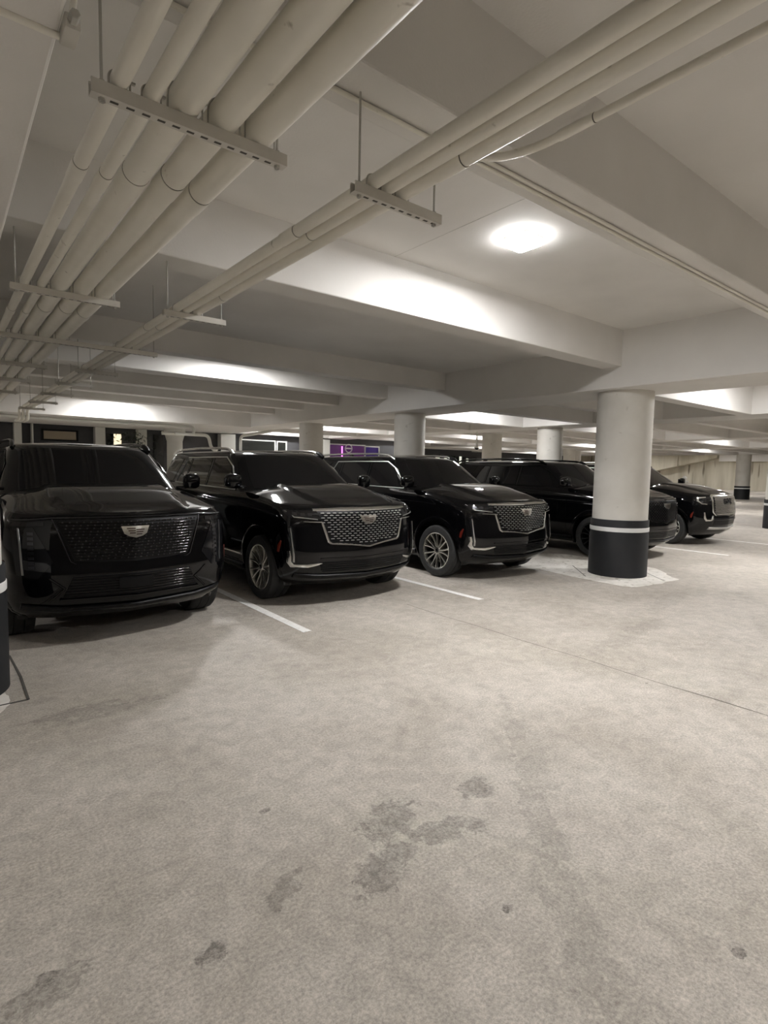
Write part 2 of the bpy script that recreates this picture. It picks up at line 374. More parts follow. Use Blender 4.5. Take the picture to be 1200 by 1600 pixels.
LP = [(4.33, 3.46, 3.85, 'square ceiling lamp glowing in the nearest lit bay above the vehicles'),
      (4.4, 9.55, 3.66, 'second square ceiling lamp, in the lit bay above the vehicle roofs'),
      (4.0, 17.0, 3.55, 'ceiling lamp lighting the furthest bright beam on the left'),
      (4.5, -2.2, 3.85, None), (-4.9, -2.2, 3.85, None), (-4.9, 9.55, 3.66, None), (-4.9, 17.0, 3.55, None),
      (11.8, 3.55, 3.72, 'ceiling lamp in the bright recess right of the big column'),
      (11.8, 10.0, 3.72, 'ceiling lamp in the bright recess over the fourth vehicle'),
      (11.8, 16.6, 3.72, None), (11.8, 21.0, 3.72, None), (19.5, 10.0, 3.72, None), (19.5, 16.6, 3.72, None), (19.5, 21.0, 3.72, None), (19.5, 3.5, 3.72, None),
      (28.5, 10.0, 3.72, None), (28.5, 16.6, 3.72, None), (28.5, 23.6, 3.72, None), (37.5, 14.5, 3.72, None), (37.5, 21.0, 3.72, None), (37.5, 26.6, 3.72, None),
      (37.5, 3.5, 3.72, None), (28.5, 3.5, 3.72, None), (11.8, -2.2, 3.72, None), (19.5, -2.2, 3.72, None),
      (56.0, 14.0, 4.0, None), (56.0, 24.0, 4.0, None), (65.0, 33.0, 4.0, None), (65.0, 19.0, 4.0, None), (65.0, 25.5, 4.0, None), (58, 38, 4.0, None), (52, 19, 4.0, None), (11.8, 26.6, 3.72, None)]  # unseen lamps near the far right wall, added to brighten it
lamp0 = make_lamp()
for i, (x, y, z, lab) in enumerate(LP):
    o = lamp0 if i == 0 else copy_tree(lamp0)
    o.location = (x, y, z); o['category'] = 'lamp'
    if lab: o['label'] = lab; o['group'] = 'square ceiling lamps near the vehicles'
    else: o['label'] = 'square ceiling lamp in a distant bay, unseen above the beams, some added to brighten the far wall'; o['group'] = 'square ceiling lamps in the further bays'

# ------------------------------------------------------------------ pipes and hangers
ZP = 2.925
def pipe(name, pts, r, label, group, sleeves=(), mat='pipe', n=28):
    bm = newbm(); tube(bm, pts, r, n); o = obj(name, bm, M[mat]); tag(o, label, 'pipe', group)
    for (x, y, z) in sleeves:
        bm = newbm(); lathe(bm, [(r + .0005, -.004), (r + .0012, -.0039), (r + .0012, .0), (r + .0005, .0005)], n, 'y', (x, y, z), closed=True); obj('pipe_seam', bm, M['seam'], o)
        bm = newbm(); lathe(bm, [(r - .001, 0.0), (r + .0035, 0.0), (r + .0035, .16), (r - .001, .162)], n, 'y', (x, y, z), closed=True); obj('pipe_collar', bm, M[mat], o)
    return o
left = [(0.515, .030, 'leftmost slim pipe of the wide left rack'), (0.618, .028, 'second slim pipe of the wide left rack'),
        (0.735, .058, 'thick pipe at the middle of the wide left rack'), (0.880, .058, 'thick pipe second from the right in the wide left rack'),
        (1.025, .058, 'thick pipe along the right side of the wide left rack')]
jit = [2.77, 2.79, 2.76, 2.69, 2.75]
for (x, r, lab), y0 in zip(left, jit):
    z = ZP + r
    ys = [y0, y0 + 2.75] if r > .05 else [y0, y0 + 2.9]
    pipe('overhead_pipe', [(x, -5, z), (x, 17.2, z)], r, lab, 'pipes of the wide left rack', [(x, yy, z) for yy in ys])
right = [(1.565, .031, 'uppermost left pipe of the narrow right rack'), (1.645, .031, 'middle pipe of the narrow right rack'), (1.735, .036, 'thickest, lowest looking pipe of the narrow right rack')]
for (x, r, lab), ys in zip(right, ([2.78, 5.6], [2.77, 5.5], [1.70, 4.2])):
    z = ZP + r
    pipe('overhead_pipe', bend([(x, -5, z), (x, 16.3, z), (x, 16.3, 2.72), (x, 17.2, 2.72)], .18), r, lab, 'pipes of the narrow right rack', [(x, yy, z) for yy in ys])
pipe('branch_conduit', bend([(1.70, 1.93, 3.09), (2.02, 1.80, 3.09), (2.095, 1.62, 3.09), (2.095, -5, 3.09)], .14, 8), .018,
     'thin conduit curving away from the narrow right pipe rack', 'thin conduits', [(2.095, 1.34, 3.09)])
pipe('beam_conduit', [(0.34, 2.135, 3.295), (8.25, 2.135, 3.295)], .011, 'thin conduit clipped under the nearest beam, outer of the two', 'thin conduits', mat='pipe')
pipe('beam_conduit', [(2.2, 2.095, 3.297), (8.25, 2.095, 3.297)], .011, 'thin conduit clipped under the nearest beam, inner of the two', 'thin conduits', mat='pipe')
pipe('girder_conduit', [(-0.53, 2.07, 2.985), (0.34, 2.07, 2.985)], .011, 'thin conduit crossing under the corner girder at the top left', 'thin conduits')
cb = thing('junction_fitting', 'painted junction fitting at the girder edge, top left corner', 'fitting', (0.355, 2.03, 2.975))
bm = newbm(); box(bm, -.022, .022, -.05, .05, -0.01, .035, .006); obj('fitting_box', bm, M['strut'], cb)
bm = newbm(); tube(bm, bend([(0.0, .0, .03), (.015, -.01, .12), (.02, -.02, .89)], .05), .009, 12); obj('conduit_stub', bm, M['pipe'], cb)
bm = newbm(); lathe(bm, [(.012, -.09), (.015, -.088), (.015, -.052), (.012, -.05)], 6, 'y', (.0, 0, .012)); obj('lock_nut', bm, M['rod'], cb)

def hanger(y, x0, x1, zc, zt0, zt1, pipes, label, group, slots=True):
    t = thing('pipe_hanger', label, 'pipe hanger', ((x0 + x1) / 2, y, zc - .045), group=group)
    cx = (x0 + x1) / 2; h = .045; L = (x1 - x0) / 2
    bm = newbm()   # U channel, open upwards
    box(bm, -L, L, -.021, .021, 0, .004, .001); box(bm, -L, L, -.021, -.017, .004, h); box(bm, -L, L, .017, .021, .004, h)
    box(bm, -L, L, -.017, -.010, h - .003, h); box(bm, -L, L, .010, .017, h - .003, h)
    obj('channel', bm, M['strut'], t, smooth=False)
    if slots:
        bm = newbm(); s = -L + .06
        while s < L - .05:
            box(bm, s, s + .026, -.006, .006, -.0008, .0006); s += .051
        obj('slot_row', bm, M['seam'], t, 'dark slots', smooth=False)
    for (x, zt) in ((x0 + .035, zt0), (x1 - .035, zt1)):
        bm = newbm(); lathe(bm, [(.005, -.015), (.005, zt - (zc - .045))], 10, 'z', (x - cx, 0, 0)); r_ = obj('rod', bm, M['rod'], t)
        bm = newbm(); lathe(bm, [(.011, -.012), (.011, -.001)], 6, 'z', (x - cx, 0, 0)); obj('nut', bm, M['rod'], r_); bm = newbm(); lathe(bm, [(.011, h + .001), (.011, h + .011)], 6, 'z', (x - cx, 0, 0)); obj('nut', bm, M['rod'], r_)
    for (px, pr) in pipes:
        bm = newbm(); rr = pr + .004; zc_ = h + pr - .0
        pts = [(px - cx - rr, 0, h - .02), (px - cx - rr, 0, zc_)] + [(px - cx - rr * math.cos(a), 0, zc_ + rr * math.sin(a)) for a in [PI * q / 12 for q in range(1, 12)]] + [(px - cx + rr, 0, zc_), (px - cx + rr, 0, h - .02)]
        tube(bm, pts, .0035, 8); box(bm, px - cx + rr - .004, px - cx + rr + .016, -.006, .006, h + pr * 1.2, h + pr * 1.2 + .006)
        obj('pipe_clamp', bm, M['rod'], t)
    return t
LPp = [(x, r) for x, r, _ in left]; RPp = [(x, r) for x, r, _ in right]
ordn = ['nearest', 'second nearest', 'third nearest', 'fourth nearest', 'fifth nearest', 'sixth nearest', 'seventh nearest', 'furthest']
for i, y in enumerate([2.12, 4.78, 6.63, 8.5, 10.15, 12.0]):
    zt = 3.31 if i in (0, 1, 3) else (3.66 if i == 2 else 3.62 if i == 4 else 3.55)
    zt = {0: 3.312, 1: 3.312, 2: 3.662, 3: 3.312, 4: 3.662, 5: 3.552}[i]
    hanger(y, 0.425, 1.135 if i != 2 else 1.96, ZP, zt, zt, LPp + (RPp if i == 2 else []), ordn[i] + ' slotted hanger under the wide left pipe rack' if i != 2 else 'long slotted hanger spanning both pipe racks',
           'hangers of the left pipe rack', i < 4)
for i, y in enumerate([2.10, 4.75, None, 8.47, 10.05, 11.75, 13.5, 15.3]):
    if y is None: continue
    zt = {0: 3.312, 1: 3.312, 3: 3.312, 4: 3.662, 5: 3.552, 6: 3.552, 7: 3.552}[i]
    hanger(y, 1.455, 1.975, ZP, zt, zt, RPp, {0: 'nearest', 1: 'second nearest', 3: 'third nearest', 4: 'fourth nearest', 5: 'fifth nearest', 6: 'sixth nearest', 7: 'furthest'}[i] + ' slotted hanger under the narrow right pipe rack', 'hangers of the right pipe rack', i < 4)
# far water pipes under the back soffit
pipe('water_pipe', bend([(0.9, 17.55, 2.90), (1.6, 18.2, 2.90), (6.5, 18.2, 2.90), (6.5, 18.2, 2.66), (5.9, 18.2, 2.66)], .12), .045, 'white water pipe running below the low soffit at the back left', 'white water pipes', mat='post')
pipe('water_pipe', bend([(5.7, 18.9, 2.70), (7.25, 18.9, 2.70), (7.35, 18.9, 2.25), (8.0, 18.9, 2.0), (8.1, 18.9, 0.0)], .16), .055, 'white water pipe bending down behind the second vehicle', 'white water pipes', mat='post')
pipe('water_pipe', bend([(9.3, 18.3, 2.93), (8.15, 18.3, 2.70), (8.15, 18.3, 0.0)], .14), .05, 'white drain pipe dropping beside the back wall corner', 'white water pipes', mat='post')

# ------------------------------------------------------------------ back facade
FY = 22.3
def fp(X36): return X36 * FY / 36
def fz(Z36): return 1.68 + (Z36 - 1.68) * FY / 36
sbox('wall_facade', -13, 20.2, FY + .12, FY + .4, 0, 3.7, M['facade'], label='dark storefront facade behind the parked vehicles')
sbox('wall_side', 20.0, 20.2, FY + .4, 30, 0, 3.7, M['facade'])
sbox('wall_shops', 20.0, 47, 30.0, 30.3, 0, 4.0, M['facade'], label='dark shop front far behind the vehicles')
wn = 0
def fwin(x0, x1, z0, z1, mat, label=None, frame=True):
    global wn; wn += 1
    bm = newbm(); box(bm, x0, x1, FY + .07, FY + .13, z0, z1); w = struct('window_%d' % wn, bm, M[mat], label)
    if frame:
        bm = newbm()
        box(bm, x0 - .05, x0, FY + .03, FY + .13, z0, z1 + .05); box(bm, x1, x1 + .05, FY + .03, FY + .13, z0, z1 + .05)
        box(bm, x0, x1, FY + .03, FY + .13, z1, z1 + .05); obj('window_frame', bm, M['post'], w, smooth=False)
    return w
def fpost(x0, x1, label, z1=2.96):
    bm = newbm(); box(bm, x0, x1, FY - .25, FY + .118, 0, z1, .01); tag(obj('facade_post', bm, M['post'], smooth=False), label, 'post', 'pale posts of the back facade')
fpost(fp(3.15), fp(3.50), 'pale post at the far left, above the nearest roof')
fpost(fp(3.95), fp(4.03), 'very thin pale post near the far left')
fpost(fp(7.05), fp(7.58), 'pale post right of the tan sign panel')
fpost(fp(9.38), fp(9.84) + .02, 'narrow pale post right of the lit window')
fpost(fp(14.5), fp(15.5), 'broad pale post behind the bending white pipe')
fpost(fp(22.2), fp(22.95), 'pale post left of the purple lit window')
bm = newbm(); box(bm, fp(4.55), fp(6.15), FY + .02, FY + .12, fz(2.95), fz(3.42), .01); sp = obj('sign_panel', bm, M['tan'], smooth=False); tag(sp, 'blank tan sign panel on the dark facade above the nearest vehicle', 'sign')
bm = newbm()
for (a, b_, c, d) in ((4.45, 6.25, 3.42, 3.50), (4.45, 6.25, 2.87, 2.95), (4.45, 4.55, 2.95, 3.42), (6.15, 6.25, 2.95, 3.42)): box(bm, fp(a), fp(b_), FY, FY + .13, fz(c), fz(d))
obj('panel_frame', bm, M['matte'], sp, smooth=False)
M['litwin'] = plain('lit_window', (0.5, 0.45, 0.35), 0.4, emit=(1.0, 0.86, 0.6), es=1.1)
fwin(fp(7.75), fp(8.13), 0.9, fz(3.42), 'winglass', 'dark window left of the lit pane', False)
fwin(fp(8.15), fp(8.55), 1.7, fz(3.42), 'litwin', 'small warm lit window pane above the first vehicle', False)
fwin(fp(10.4), fp(11.0), 0.9, fz(3.5), 'winglass', 'dark window beside the flared column', False)
fwin(fp(16.1), fp(18.6), 0.9, fz(3.42), 'winglass', 'wide dark window above the second vehicle')
fwin(fp(18.85), fp(19.5), 0.9, fz(3.40), 'winglass', 'narrow dark window above the second vehicle')
M['violet'] = plain('violet_window', (0.05, 0.01, 0.06), 0.2, emit=(0.16, 0.03, 0.22), es=0.16)
M['indigo'] = plain('indigo_window', (0.02, 0.01, 0.06), 0.2, emit=(0.06, 0.02, 0.25), es=0.18)
M['neon'] = plain('pink_neon', (0.9, 0.2, 0.9), 0.3, emit=(1.0, 0.18, 0.95), es=3.0)
pw = fwin(fp(23.1), fp(26.5), 0.9, fz(3.42), 'violet', 'violet lit shop window between the two rear columns')
iw = fwin(fp(26.6), fp(27.9), 0.9, fz(3.36), 'indigo', 'deep blue lit shop window')
ns = thing('window_neon', 'pink neon tube in the violet shop window', 'neon light', (fp(24.35), FY + .04, 1.4))
bm = newbm(); tube(bm, [(0, 0, 0), (0, 0, 1.3)], .028, 10); obj('neon_tube', bm, M['neon'], ns)
bm = newbm(); box(bm, -.035, .035, .025, .06, -.05, 1.33); obj('tube_backing', bm, M['matte'], ns, smooth=False)
rg = thing('ring_sign', 'round ring shaped sign in the violet shop window', 'sign', (fp(24.95), FY + .03, fz(3.18)))
bm = newbm(); lathe(bm, [(.17, -.02), (.21, -.02), (.21, .02), (.17, .02)], 32, 'y', closed=True); obj('ring', bm, M['satin'], rg)
bm = newbm(); box(bm, -.16, .16, -.01, .015, -.03, .03); obj('cross_bar', bm, M['satin'], rg)
# shop windows further right
M['greenwin'] = plain('dim_shop_glass', (0.02, 0.035, 0.02), 0.1)
def swin(x0, x1, z0, z1, mat, label):
    global wn; wn += 1
    bm = newbm(); box(bm, x0, x1, 29.92, 30.02, z0, z1); struct('window_%d' % wn, bm, M[mat], label)
M['brightwin'] = plain('bright_shop_glass', (0.6, 0.6, 0.5), 0.3, emit=(0.9, 0.9, 0.75), es=0.9)
sx = 27.6
for q, (w_, mt, zt) in enumerate([(.5, 'greenwin', 2.75), (.35, 'winglass', 2.75), (.42, 'brightwin', 2.7), (.45, 'winglass', 2.78), (.5, 'brightwin', 2.55), (.6, 'greenwin', 2.72), (.5, 'winglass', 2.72), (.25, 'brightwin', 2.7), (.5, 'winglass', 2.68), (.25, 'brightwin', 2.55), (.9, 'winglass', 2.65)]):
    swin(sx, sx + w_ - .04, .8, zt, mt, 'shop glass in the far front between two columns'); sx += w_
bl = thing('alarm_bell', 'dark domed object with red lower half seen between the third and fourth vehicles', 'bell', (24.6, 24.6, 2.22))
bm = newbm(); bmesh.ops.create_uvsphere(bm, u_segments=20, v_segments=12, radius=.21); obj('bell_dome', bm, M['red'], bl)
bm = newbm(); lathe(bm, [(.20, .05), (.22, .06), (.19, .17), (.08, .26), (.01, .27)], 20); obj('top_cap', bm, M['matte'], bl)
bm = newbm(); box(bm, -.03, .03, -.03, .03, -2.22, -.18); obj('post', bm, M['matte'], bl, smooth=False)
sc_ = thing('security_camera', 'small dark dome camera beside the column left of centre right', 'camera', (14.62, 13.35, 2.45))
bm = newbm(); bmesh.ops.create_uvsphere(bm, u_segments=16, v_segments=10, radius=.07); obj('dome', bm, M['black2'], sc_)
bm = newbm(); lathe(bm, [(.08, .0), (.08, .04), (.03, .06), (.02, .569)], 16); obj('mount', bm, M['post'], sc_)
# shrub silhouette by the lit window
bm = newbm(); rs = random.Random(5)
for q in range(260):
    p = Vector((rs.gauss(0, .3), rs.gauss(0, .15), rs.uniform(-.45, .5))); a = Vector((rs.uniform(-1, 1), rs.uniform(-1, 1), rs.uniform(-1, 1))).normalized(); b_ = a.orthogonal().normalized()
    L_ = rs.uniform(.05, .1); vs = [bm.verts.new(p + v) for v in (a * L_, b_ * L_ * .35, -a * L_, -b_ * L_ * .35)]; bm.faces.new(vs)
M['leaf'] = plain('dark_leaves', (0.01, 0.02, 0.01), 0.6)
sh = thing('potted_tree', 'small dark leafy tree against the lit window above the first vehicle', 'plant', (5.55, 21.5, 0))
obj('foliage', bm, M['leaf'], sh, smooth=False).location = (0, 0, 2.3)
bm = newbm(); tube(bm, [(0, 0, .3), (.03, 0, 1.2), (0, .02, 2.3)], [.03, .025, .012], 8); obj('trunk', bm, M['matte'], sh)
bm = newbm(); lathe(bm, [(.18, .002), (.24, .4), (.21, .4), (.19, .34)], 20); obj('pot', bm, M['matte'], sh)
# ramp and ledge by the right wall
bm = newbm()
for x in (68.6, 70.0):
    pass
vs0 = [bm.verts.new((68.6, y, z)) for y, z in ((45, 1.0), (33.5, 2.0), (26.5, 3.6), (26.5, 4.0), (45, 4.0))]
vs1 = [bm.verts.new((69.98, v.co.y, v.co.z)) for v in vs0]
bm.faces.new(vs0); bm.faces.new(vs1[::-1])
for q in range(5): bm.faces.new((vs0[q], vs0[(q + 1) % 5], vs1[(q + 1) % 5], vs1[q]))
struct('trim_ramp', bm, M['stained'], 'underside of a sloping ramp along the far right wall')
sbox('trim_ledge', 69.2, 70.02, -12, 26.5, 3.2, 4.0, M['paint'])
fh = thing('fire_hydrant', 'small pale standpipe in front of the far right wall', 'standpipe', (62, 27.0, 0))
bm = newbm(); lathe(bm, [(.3, 0), (.3, .08), (.2, .1), (.2, 1.2), (.24, 1.3), (.1, 1.5)], 20); obj('barrel', bm, M['post'], fh)
bm = newbm(); lathe(bm, [(.09, -.4), (.09, .4)], 14, 'y', (0, 0, .9)); obj('outlet', bm, M['post'], fh)

# ================================================================== CARS
def lerp_tab(tab, z):
    if z <= tab[0][0]: return tab[0][1]
    for (a, va), (b_, vb) in zip(tab, tab[1:]):
        if z <= b_: t = (z - a) / (b_ - a); return va + (vb - va) * t
    return tab[-1][1]
WT = [(.26, .92), (.34, .975), (.45, 1.005), (.62, 1.028), (.80, 1.03), (.95, 1.028), (1.08, 1.012), (1.15, .99), (1.20, .955)]
YT = [(.26, .20), (.34, .09), (.45, .03), (.62, .0), (.80, .02), (.95, .03), (1.08, .045), (1.15, .06), (1.20, .10)]
DF, NF = .50, 2.7
LEN = 5.38
AX_F, AX_R, WR = .97, 4.04, .4095
def sm(t): t = max(0, min(1, t)); return t * t * (3 - 2 * t)
def vee(x, w): s = min(abs(x) / w / .6, 1); return .05 * math.sin(PI / 2 * s)
def bodyY(x, z):
    w = lerp_tab(WT, z); s = min(abs(x) / w, 1.0)
    return lerp_tab(YT, z) + DF * (1 - (1 - s ** NF) ** (1 / NF)) + vee(x, w)
def bodyX(y, z):
    w = lerp_tab(WT, z); y0 = lerp_tab(YT, z) + .05
    d = (y - y0) / DF
    if d >= 1: s = 1.0
    elif d <= 0: s = 0.0
    else: s = (1 - (1 - d) ** NF) ** (1 / NF)
    if y > LEN - .3: d = (LEN - y) / .3; s = (1 - (1 - max(d, 0)) ** 3) ** (1 / 3)
    return w * s
def rise(y): return .135 * sm(y / 1.5) + .045 * sm((y - 1.4) / 3)
def zreal(z, y): return z + (max(0, z - .26) / .94) * rise(y)
def front_map(u, v, off):            # (x, z) -> point on the nose
    y = bodyY(u, v); return Vector((u, y - off, zreal(v, y)))
def side_map(sg):
    def f(u, v, off):                # (y, z) -> point on the flank
        return Vector((sg * (bodyX(u, v) + off), u, zreal(v, u)))
    return f
CW = [(1.20, .975), (1.30, .965), (1.55, .885), (1.80, .805), (1.85, .775), (1.885, .73), (1.905, .66)]
CF = [(1.20, 1.20), (1.30, 1.36), (1.84, 2.12), (1.885, 2.24), (1.905, 2.5)]
CB = [(1.20, 5.28), (1.35, 5.26), (1.80, 5.08), (1.885, 4.98), (1.905, 4.7)]
DC, NC = .34, 2.4
def cabY(x, z):
    w = lerp_tab(CW, z); s = min(abs(x) / w, 1.0)
    return lerp_tab(CF, z) + DC * (1 - (1 - s ** NC) ** (1 / NC))
def wind_map(u, v, off):             # u = share of half width, v = z
    w = lerp_tab(CW, v); x = u * w; y = cabY(x, v); return Vector((x, y - off * .8, v + off * .6))
def cabside(sg):
    def f(u, v, off): return Vector((sg * (lerp_tab(CW, v) + off), u, v + off * .3))
    return f

def patch(bm, poly, mapper, step=.06, off=.004, th=.006, vstep=None):
    t = bmesh.new(); vs = [t.verts.new((u, v, 0)) for u, v in poly]; t.faces.new(vs)
    us = [p[0] for p in poly]; vv = [p[1] for p in poly]
    for ax, lo, hi, st in ((0, min(us), max(us), step), (1, min(vv), max(vv), vstep or step)):
        q = math.floor(lo / st) * st + st
        while q < hi - 1e-4:
            co = (q, 0, 0) if ax == 0 else (0, q, 0); no = (1, 0, 0) if ax == 0 else (0, 1, 0)
            bmesh.ops.bisect_plane(t, geom=t.verts[:] + t.edges[:] + t.faces[:], plane_co=co, plane_no=no, dist=1e-5); q += st
    t.verts.ensure_lookup_table(); t.verts.index_update()
    A = [bm.verts.new(mapper(v.co.x, v.co.y, off)) for v in t.verts]
    B = [bm.verts.new(mapper(v.co.x, v.co.y, off - th)) for v in t.verts]
    for f in t.faces:
        ids = [v.index for v in f.verts]; bm.faces.new([A[i] for i in ids]); bm.faces.new([B[i] for i in reversed(ids)])
    for e in t.edges:
        if len(e.link_faces) == 1:
            i, j = e.verts[0].index, e.verts[1].index; bm.faces.new((A[i], A[j], B[j], B[i]))
    t.free()
def ribbon(bm, path, w, mapper, off=.008, th=.012, closed=False, step=.06):
    pts = [Vector((p[0], p[1])) for p in path]; N = len(pts); nrm = []
    ws = w if isinstance(w, (list, tuple)) else [w] * N
    for i in range(N):
        a = pts[i - 1] if (i > 0 or closed) else None; c = pts[(i + 1) % N] if (i < N - 1 or closed) else None
        d1 = (pts[i] - a).normalized() if a is not None else None; d2 = (c - pts[i]).normalized() if c is not None else None
        if d1 is None: n_ = Vector((-d2.y, d2.x))
        elif d2 is None: n_ = Vector((-d1.y, d1.x))
        else:
            n1 = Vector((-d1.y, d1.x)); n2 = Vector((-d2.y, d2.x)); n_ = (n1 + n2); n_ = n_.normalized() if n_.length > 1e-6 else n1
            n_ = n_ / max(.45, n_.dot(n1))
        nrm.append(n_)
    rows = []
    def row(p, n_, ww):
        a, b_ = p + n_ * ww / 2, p - n_ * ww / 2
        a2, b2 = p + n_ * ww * .27, p - n_ * ww * .27; e = min(th * .45, ww * .3)
        return [bm.verts.new(mapper(a.x, a.y, off - th)), bm.verts.new(mapper(a.x, a.y, off - e)), bm.verts.new(mapper(a2.x, a2.y, off)), bm.verts.new(mapper(b2.x, b2.y, off)), bm.verts.new(mapper(b_.x, b_.y, off - e)), bm.verts.new(mapper(b_.x, b_.y, off - th))]
    for i in range(N if closed else N - 1):
        j = (i + 1) % N; L = (pts[j] - pts[i]).length; k_ = max(1, int(L / step))
        for q in range(k_):
            t = q / k_; rows.append(row(pts[i].lerp(pts[j], t), nrm[i].lerp(nrm[j], t), ws[i] + (ws[j] - ws[i]) * t))
    if not closed: rows.append(row(pts[-1], nrm[-1], ws[-1]))
    R = len(rows)
    for i in range(R if closed else R - 1):
        a, b_ = rows[i], rows[(i + 1) % R]
        for q in range(6): bm.faces.new((a[q], a[(q + 1) % 6], b_[(q + 1) % 6], b_[q]))
    if not closed: bm.faces.new(rows[0]); bm.faces.new(rows[-1][::-1])

CACHE = {}
def cached(key, name, build, mat, parent, label=None, ang=32):
    if key not in CACHE:
        bm = newbm(); build(bm); finish(bm, ang); me = bpy.data.meshes.new(name); bm.to_mesh(me); bm.free(); CACHE[key] = me
    me = CACHE[key]
    mats = mat if isinstance(mat, (list, tuple)) else [mat]
    kk = (key, tuple(m.name for m in mats))
    if kk not in CACHE:
        m2 = me.copy(); m2.materials.clear()
        for m_ in mats: m2.materials.append(m_)
        CACHE[kk] = m2
    o = bpy.data.objects.new(name, CACHE[kk]); C.objects.link(o); o.parent = parent
    if label: o['label'] = label
    return o

def solid_rings(rows, bm, cap_fn_top, crown_n=9):
    """rows: list of rings; ring = (left-right symmetric) list of points from nose centre round the +x side to tail, mirrored"""
    R = []
    for row in rows:
        pos = [bm.verts.new(p) for p in row]                    # +x side incl. centre nose & centre tail
        neg = [pos[0]] + [bm.verts.new((-p[0], p[1], p[2])) for p in row[1:-1]] + [pos[-1]]
        R.append((pos, neg))
    for (a, an), (b_, bn) in zip(R, R[1:]):
        for i in range(len(a) - 1):
            bm.faces.new((a[i], a[i + 1], b_[i + 1], b_[i])); bm.faces.new((an[i + 1], an[i], bn[i], bn[i + 1]))
    for which, (pos, neg) in (('b', R[0]), ('t', R[-1])):
        prev = None; n = len(pos)
        for i in range(1, n - 1):
            p, q = pos[i], neg[i]; strip = []
            for k_ in range(crown_n + 1):
                t = k_ / crown_n
                if k_ == 0: strip.append(p); continue
                if k_ == crown_n: strip.append(q); continue
                x = p.co.x + (q.co.x - p.co.x) * t; y = p.co.y
                z = p.co.z + (cap_fn_top(x, y, p.co.x, p.co.z) if which == 't' else 0)
                strip.append(bm.verts.new((x, y, z)))
            if prev is None:
                for k_ in range(crown_n): bm.faces.new((pos[0], strip[k_], strip[k_ + 1]))
            else:
                for k_ in range(crown_n): bm.faces.new((prev[k_], prev[k_ + 1], strip[k_ + 1], strip[k_]))
            prev = strip
        for k_ in range(crown_n): bm.faces.new((pos[-1], prev[k_ + 1], prev[k_]))

def body_build(bm):
    rows = []
    for z in [.26, .30, .34, .40, .45, .53, .62, .71, .80, .88, .95, 1.02, 1.08, 1.12, 1.15, 1.175, 1.20]:
        w = lerp_tab(WT, z); row = []
        for s in [0, .08, .16, .26, .36, .46, .55, .63, .70, .76, .81, .86, .90, .93, .955, .975, .99]:
            x = s * w; y = bodyY(x, z); row.append((x, y, zreal(z, y)))
        y = lerp_tab(YT, z) + DF + .05; row.append((w, y, zreal(z, y)))
        y1 = LEN - .32
        for q in range(1, 46): yy = y + (y1 - y) * q / 45; row.append((w, yy, zreal(z, yy)))
        dt = .0 if z > .45 else .06
        for s in [1, .99, .97, .94, .89, .80, .65, .5, .35, .18, 0]:
            x = s * w; y = LEN - dt - .3 * (1 - (1 - s ** 3) ** (1 / 3)); row.append((x, y, zreal(z, y)))
        rows.append(row)
    def crown(x, y, xe, ze):
        s = abs(x) / max(abs(xe), .01)
        c = .02 + .085 * sm(y / 1.1)
        if y > 1.3: c = .105 * max(0, 1 - (y - 1.3) / .5)
        dome = .030 * sm((.62 - .06 * (1 - sm(y)) - abs(x)) / .05) * sm((y - .12) / .35) * (1 if y < 1.5 else 0)
        return c * (1 - s ** 4.5) + dome - .006 * sm((abs(x) - .60) / .1) * sm(y / .5) * (1 - s)
    solid_rings(rows, bm, crown, 44)

def cut_wells(me_obj):
    for y in (AX_F, AX_R):
        bmc = newbm()
        for sg in (1, -1):
            prof = [(.475, sg * .66), (.475, sg * 1.3)]
            lathe(bmc, prof, 56, 'x', (0, y, WR + .01))
        bmesh.ops.recalc_face_normals(bmc, faces=bmc.faces)
        mc = bpy.data.meshes.new('cut'); bmc.to_mesh(mc); bmc.free(); oc = bpy.data.objects.new('cut', mc); C.objects.link(oc)
        md = me_obj.modifiers.new('b', 'BOOLEAN'); md.operation = 'DIFFERENCE'; md.solver = 'EXACT'; md.object = oc
        dg = bpy.context.evaluated_depsgraph_get(); dg.update()
        nm = bpy.data.meshes.new_from_object(me_obj.evaluated_get(dg)); me_obj.modifiers.clear(); me_obj.data = nm
        bpy.data.objects.remove(oc)
def body_mesh():
    if 'body' in CACHE: return CACHE['body']
    bm = newbm(); body_build(bm); bmesh.ops.recalc_face_normals(bm, faces=bm.faces)
    me = bpy.data.meshes.new('body'); bm.to_mesh(me); bm.free(); o = bpy.data.objects.new('tmp', me); C.objects.link(o)
    cut_wells(o)
    b2 = newbm(); b2.from_mesh(o.data); finish(b2, 28); me2 = bpy.data.meshes.new('body'); b2.to_mesh(me2); b2.free()
    me2.materials.clear(); me2.materials.append(M['black'])
    bpy.data.objects.remove(o); CACHE['body'] = me2; return me2

def cabin_build(bm):
    rows = []
    for z in [1.20, 1.30, 1.42, 1.55, 1.68, 1.80, 1.825, 1.85, 1.87, 1.885, 1.896, 1.905]:
        w = lerp_tab(CW, z); row = []
        for s in [0, .15, .3, .45, .58, .68, .77, .84, .90, .94, .97, .99]:
            x = s * w; row.append((x, cabY(x, z), z))
        y0 = lerp_tab(CF, z) + DC; yb = lerp_tab(CB, z); row.append((w, y0, z))
        for k_ in range(1, 16): row.append((w, y0 + (yb - .2 - y0) * k_ / 16, z))
        for s in [1, .98, .94, .87, .75, .55, .35, .18, 0]:
            row.append((s * w, yb - .2 * (1 - (1 - s ** 3) ** (1 / 3)), z))
        rows.append(row)
    solid_rings(rows, bm, lambda x, y, xe, ze: .022 * (1 - (abs(x) / max(abs(xe), .01)) ** 2) * min(1, sm((y - 2.4) / .4) + .25), 12)

